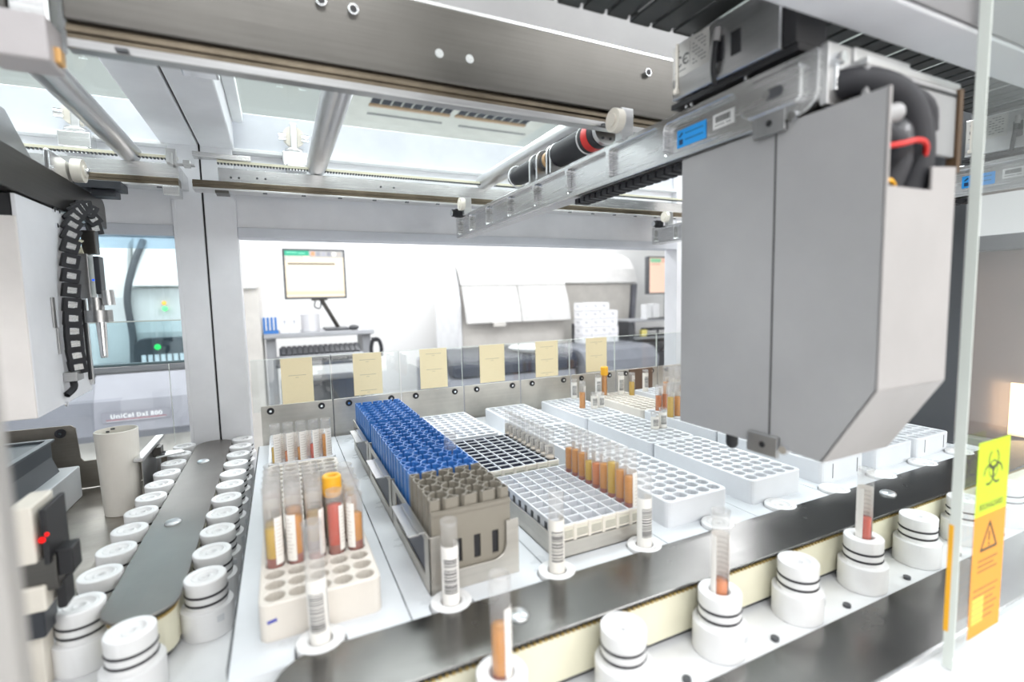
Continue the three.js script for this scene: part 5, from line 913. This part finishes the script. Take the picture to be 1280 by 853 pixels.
{ // second desk with screen
  const z = -4.0, t = thing('side_desk', 'grey desk with shelf under the second monitor', 'desk'), a = onZ(787, 399, z).x, yT = onZ(820, 399, z).y;
  part('desk_top', box(a, 4.1, yT - 0.02, yT, z - 0.35, z, 0.005), mat.deskGrey, t); part('leg', box(a + 0.005, a + 0.07, -0.9, yT - 0.02, z - 0.3, z - 0.02, 0.004), mat.charcoal, t); part('shelf', box(a + 0.07, 4.1, yT - 0.2, yT - 0.18, z - 0.35, z - 0.02, 0.004), mat.deskGrey, t); part('cabinet', box(a + 0.07, 4.1, -0.9, yT - 0.24, z - 0.35, z - 0.05, 0.01), mat.charcoal, t);
  const m = thing('monitor', 'monitor with peach coloured screen half hidden by the gripper housing', 'monitor'), p = onZ(810, 320.5, z), q = onZ(860, 367, z);
  const scr = canvasTex(256, 200, (g, w, h) => { g.fillStyle = '#f3d3bd'; g.fillRect(0, 0, w, h); g.fillStyle = '#8cc8a0'; g.fillRect(6, 4, 70, 22); g.fillStyle = '#e0b8a6'; g.fillRect(80, 6, 170, 20); g.fillStyle = '#d8b4a0'; g.fillRect(10, 32, 60, 8); });
  part('monitor_case', box(p.x, q.x, q.y, p.y, z - 0.05, z, 0.004), mat.charcoal, m);
  const sg = new THREE.PlaneGeometry(q.x - p.x - 0.04, p.y - q.y - 0.03); sg.translate((p.x + q.x) / 2, (p.y + q.y) / 2, z + 0.0008); part('monitor_screen', fin(sg, 'x', true), new THREE.MeshStandardMaterial({ map: scr, emissiveMap: scr, emissive: 0xffffff, emissiveIntensity: 0.35, roughness: 0.4 }), m.children[0]);
  part('monitor_stand', [box((p.x + q.x) / 2 - 0.02, (p.x + q.x) / 2 + 0.02, yT, q.y + 0.005, z - 0.045, z - 0.02, 0.004), box((p.x + q.x) / 2 - 0.1, (p.x + q.x) / 2 + 0.1, yT, yT + 0.012, z - 0.12, z + 0.0, 0.004)], mat.charcoal, m);
  const sm = (n, u0, u1, v0, m2, l, c) => { const x0 = onZ(u0, 395, z).x, x1 = onZ(u1, 395, z).x, y1 = onZ(u0, v0, z).y; solo(n, box(x0, x1, yT, y1, z - 0.1, z - 0.02, 0.004), m2, l, c); };
  sm('small_carton', 809, 816, 381, mat.white, 'small white carton by the second monitor base', 'box'); sm('small_carton', 818, 826, 380, mat.white, 'second small white carton beneath the peach screen', 'box');
  const pa = onZ(811, 393, z); solo('black_pen', rod(V(pa.x, yT + 0.006, z - 0.01), V(pa.x + 0.16, yT + 0.006, z - 0.014), 0.006, 8), mat.black, 'black pen lying on the side desk', 'pen');
  const fx = onZ(813, 410, z).x; solo('document_tray', [box(fx, fx + 0.34, yT - 0.1795, yT - 0.165, z - 0.2, z - 0.03, 0.004), box(fx + 0.04, fx + 0.3, yT - 0.12, yT - 0.1, z - 0.2, z - 0.03, 0.004), box(fx + 0.08, fx + 0.1, yT - 0.18, yT - 0.1, z - 0.2, z - 0.19, 0.002), box(fx + 0.26, fx + 0.28, yT - 0.18, yT - 0.1, z - 0.2, z - 0.19, 0.002)], mat.dark, 'dark document tray under the side desk top', 'tray');
  solo('yellow_folder', box(fx - 0.06, fx + 0.01, yT - 0.1795, yT - 0.11, z - 0.1, z - 0.06, 0.003), M([0.85, 0.75, 0.25], 0.6), 'yellow folder edge beside the document tray', 'folder');
  const cb = thing('equipment_block', 'dark equipment block with cables under the side desk', 'equipment'); const e0 = onZ(822, 440, z + 0.3); part('block_case', box(e0.x, e0.x + 0.5, -0.9, e0.y, z + 0.06, z + 0.3, 0.02), mat.dark, cb); part('block_cable', tubeAlong([V(e0.x + 0.05, e0.y + 0.01, z + 0.28), V(e0.x + 0.12, e0.y + 0.05, z + 0.3), V(e0.x + 0.2, e0.y + 0.01, z + 0.26)], 0.01, 16, 6), mat.rubber, cb);
}
{ // analyzer seen through the blue panes
  const z = -2.6, t = thing('analyzer', 'grey and white analyzer with red underlined lettering behind the blue panes', 'analyzer'), x0 = -1.5, x1 = -0.36;
  part('lower_cabinet', box(x0, x1, -0.9, -0.3, z - 0.55, z - 0.06, 0.01), mat.beige, t);
  part('front_band', exX(shapeOf([[z - 0.6, -0.31], [z - 0.0, -0.31], [z + 0.02, -0.28], [z + 0.0, -0.14], [z - 0.06, -0.045], [z - 0.6, -0.03]]), x0, x1, 0.008), mat.analyzerGrey, t, 'grey front band');
  part('name_panel', exX(shapeOf([[z + 0.0, -0.29], [z + 0.026, -0.275], [z + 0.007, -0.14], [z - 0.055, -0.035], [z - 0.08, -0.035], [z - 0.04, -0.15]]), -0.73, x1 + 0.004, 0.002), plastic([0.34, 0.34, 0.38], 0.5), t);
  part('dark_shelf', box(x0, x1, -0.03, 0.0, z - 0.5, z - 0.07, 0.004), mat.charcoal, t); part('display_strip', exZ(rrect(-0.60, x1, 0.0, 0.115, [0.005, 0.005, 0.02, 0.05]), z - 0.14, z - 0.09, 0.004), mat.dark, t);
  part('hood', exX(shapeOf([[z - 0.55, 0.001], [z - 0.15, 0.001], [z - 0.12, 0.14], [z - 0.13, 0.34], [z - 0.17, 0.36], [z - 0.24, 0.55], [z - 0.4, 0.7], [z - 0.55, 0.72]]), -0.60, x1, 0.01), plastic([0.66, 0.68, 0.66], 0.5), t);
  part('hood_visor', exX(shapeOf([[z - 0.12, 0.345], [z - 0.1, 0.35], [z - 0.19, 0.56], [z - 0.33, 0.71], [z - 0.36, 0.7], [z - 0.23, 0.54]]), -0.585, x1, 0.004), mat.analyzerWhite, t);
  part('side_seam', tubeAlong([V(-0.605, -0.02, z - 0.1), V(-0.6, 0.12, z - 0.11), V(-0.605, 0.3, z - 0.1), V(-0.58, 0.44, z - 0.13), V(-0.545, 0.56, z - 0.18)], 0.014, 24, 8), mat.charcoal, t, 'dark curved edge trim');
  part('far_hood', exX(shapeOf([[z - 0.6, 0.001], [z - 0.2, 0.001], [z - 0.2, 0.3], [z - 0.3, 0.55], [z - 0.6, 0.68]]), x0, -0.62, 0.01), mat.analyzerWhite, t);
  const lampAt = (n, u, v, r, c, dz) => { const p = onZ(u, v, z + dz); part(n, fin(new THREE.SphereGeometry(r, 10, 8).translate(p.x, p.y, p.z)), led(c), t, n.replace('_', ' ')); };
  lampAt('green_lamp', 206, 386, 0.011, 0x70f090, -0.11); lampAt('amber_lamp', 205, 379, 0.009, 0xffb040, -0.11); lampAt('green_lamp', 197, 434, 0.013, 0x10e060, -0.085);
  for (let k = 0; k < 8; k++) part('vial', cyl(-0.56 + k * 0.024, 0.0, 0.04, z - 0.08, 0.009, 12), mat.white, t, 'small white vial');
  const nm = printed(512, 96, (g, w, h) => { g.fillStyle = '#9d9ca5'; g.fillRect(0, 0, w, h); g.fillStyle = '#ffffff'; g.font = 'bold 56px sans-serif'; g.textAlign = 'center'; g.fillText('UniCel DxI 800', 256, 60); g.fillStyle = '#b02a35'; g.fillRect(30, 70, 452, 6); g.fillStyle = '#e6e6ea'; g.fillRect(30, 82, 440, 4); }, 0.5);
  const c = onZ(171.5, 519, z + 0.02); const ng = new THREE.PlaneGeometry(0.24, 0.045); ng.rotateX(0.12); ng.translate(c.x, c.y, z + 0.027); part('name_plate', fin(ng, 'x', true), nm, t);
}
{ // neighbouring bay seen past the glass door
  const t = thing('neighbour_bay', 'brown grey neighbouring bay with a warm lit window beyond the glass door', 'machine bay');
  part('bay_panel', box(1.3, 1.34, -0.05, 0.33, -0.9, -0.1, 0.002), mat.brownPanel, t); part('bay_top', box(1.26, 1.36, 0.33, 0.36, -0.9, -0.1, 0.002), mat.charcoal, t);
  const c = onX(1279, 512, 1.296); part('lit_window', box(1.294, 1.2995, c.y - 0.055, c.y + 0.05, c.z - 0.02, c.z + 0.06, 0.001), new THREE.MeshStandardMaterial({ color: 0xffe8c8, emissive: 0xffe2b8, emissiveIntensity: 1.6 }), t, 'warm lit window');
  part('bay_foot', box(1.28, 1.4, -0.9, -0.05, -0.9, -0.1, 0.004), mat.panelGrey, t);
  const l = new THREE.RectAreaLight(0xffe2b8, 4, 0.1, 0.1); l.position.set(1.29, c.y, c.z); l.rotation.y = -Math.PI / 2; l.castShadow = true; scene.add(l);
}

// ---------------------------------------------------------------- put each thing's origin at its base
scene.updateMatrixWorld(true);
for (const o of scene.children) {
  if (!o.isGroup || o.position.lengthSq() > 0) continue;
  const b = new THREE.Box3().setFromObject(o), c = V((b.min.x + b.max.x) / 2, b.min.y, (b.min.z + b.max.z) / 2);
  for (const k of o.children) k.position.sub(c);
  o.position.copy(c);
}
keyboard.rotation.x = 0.3; keyboard.position.y += 0.028;
renderer.render(scene, camera);
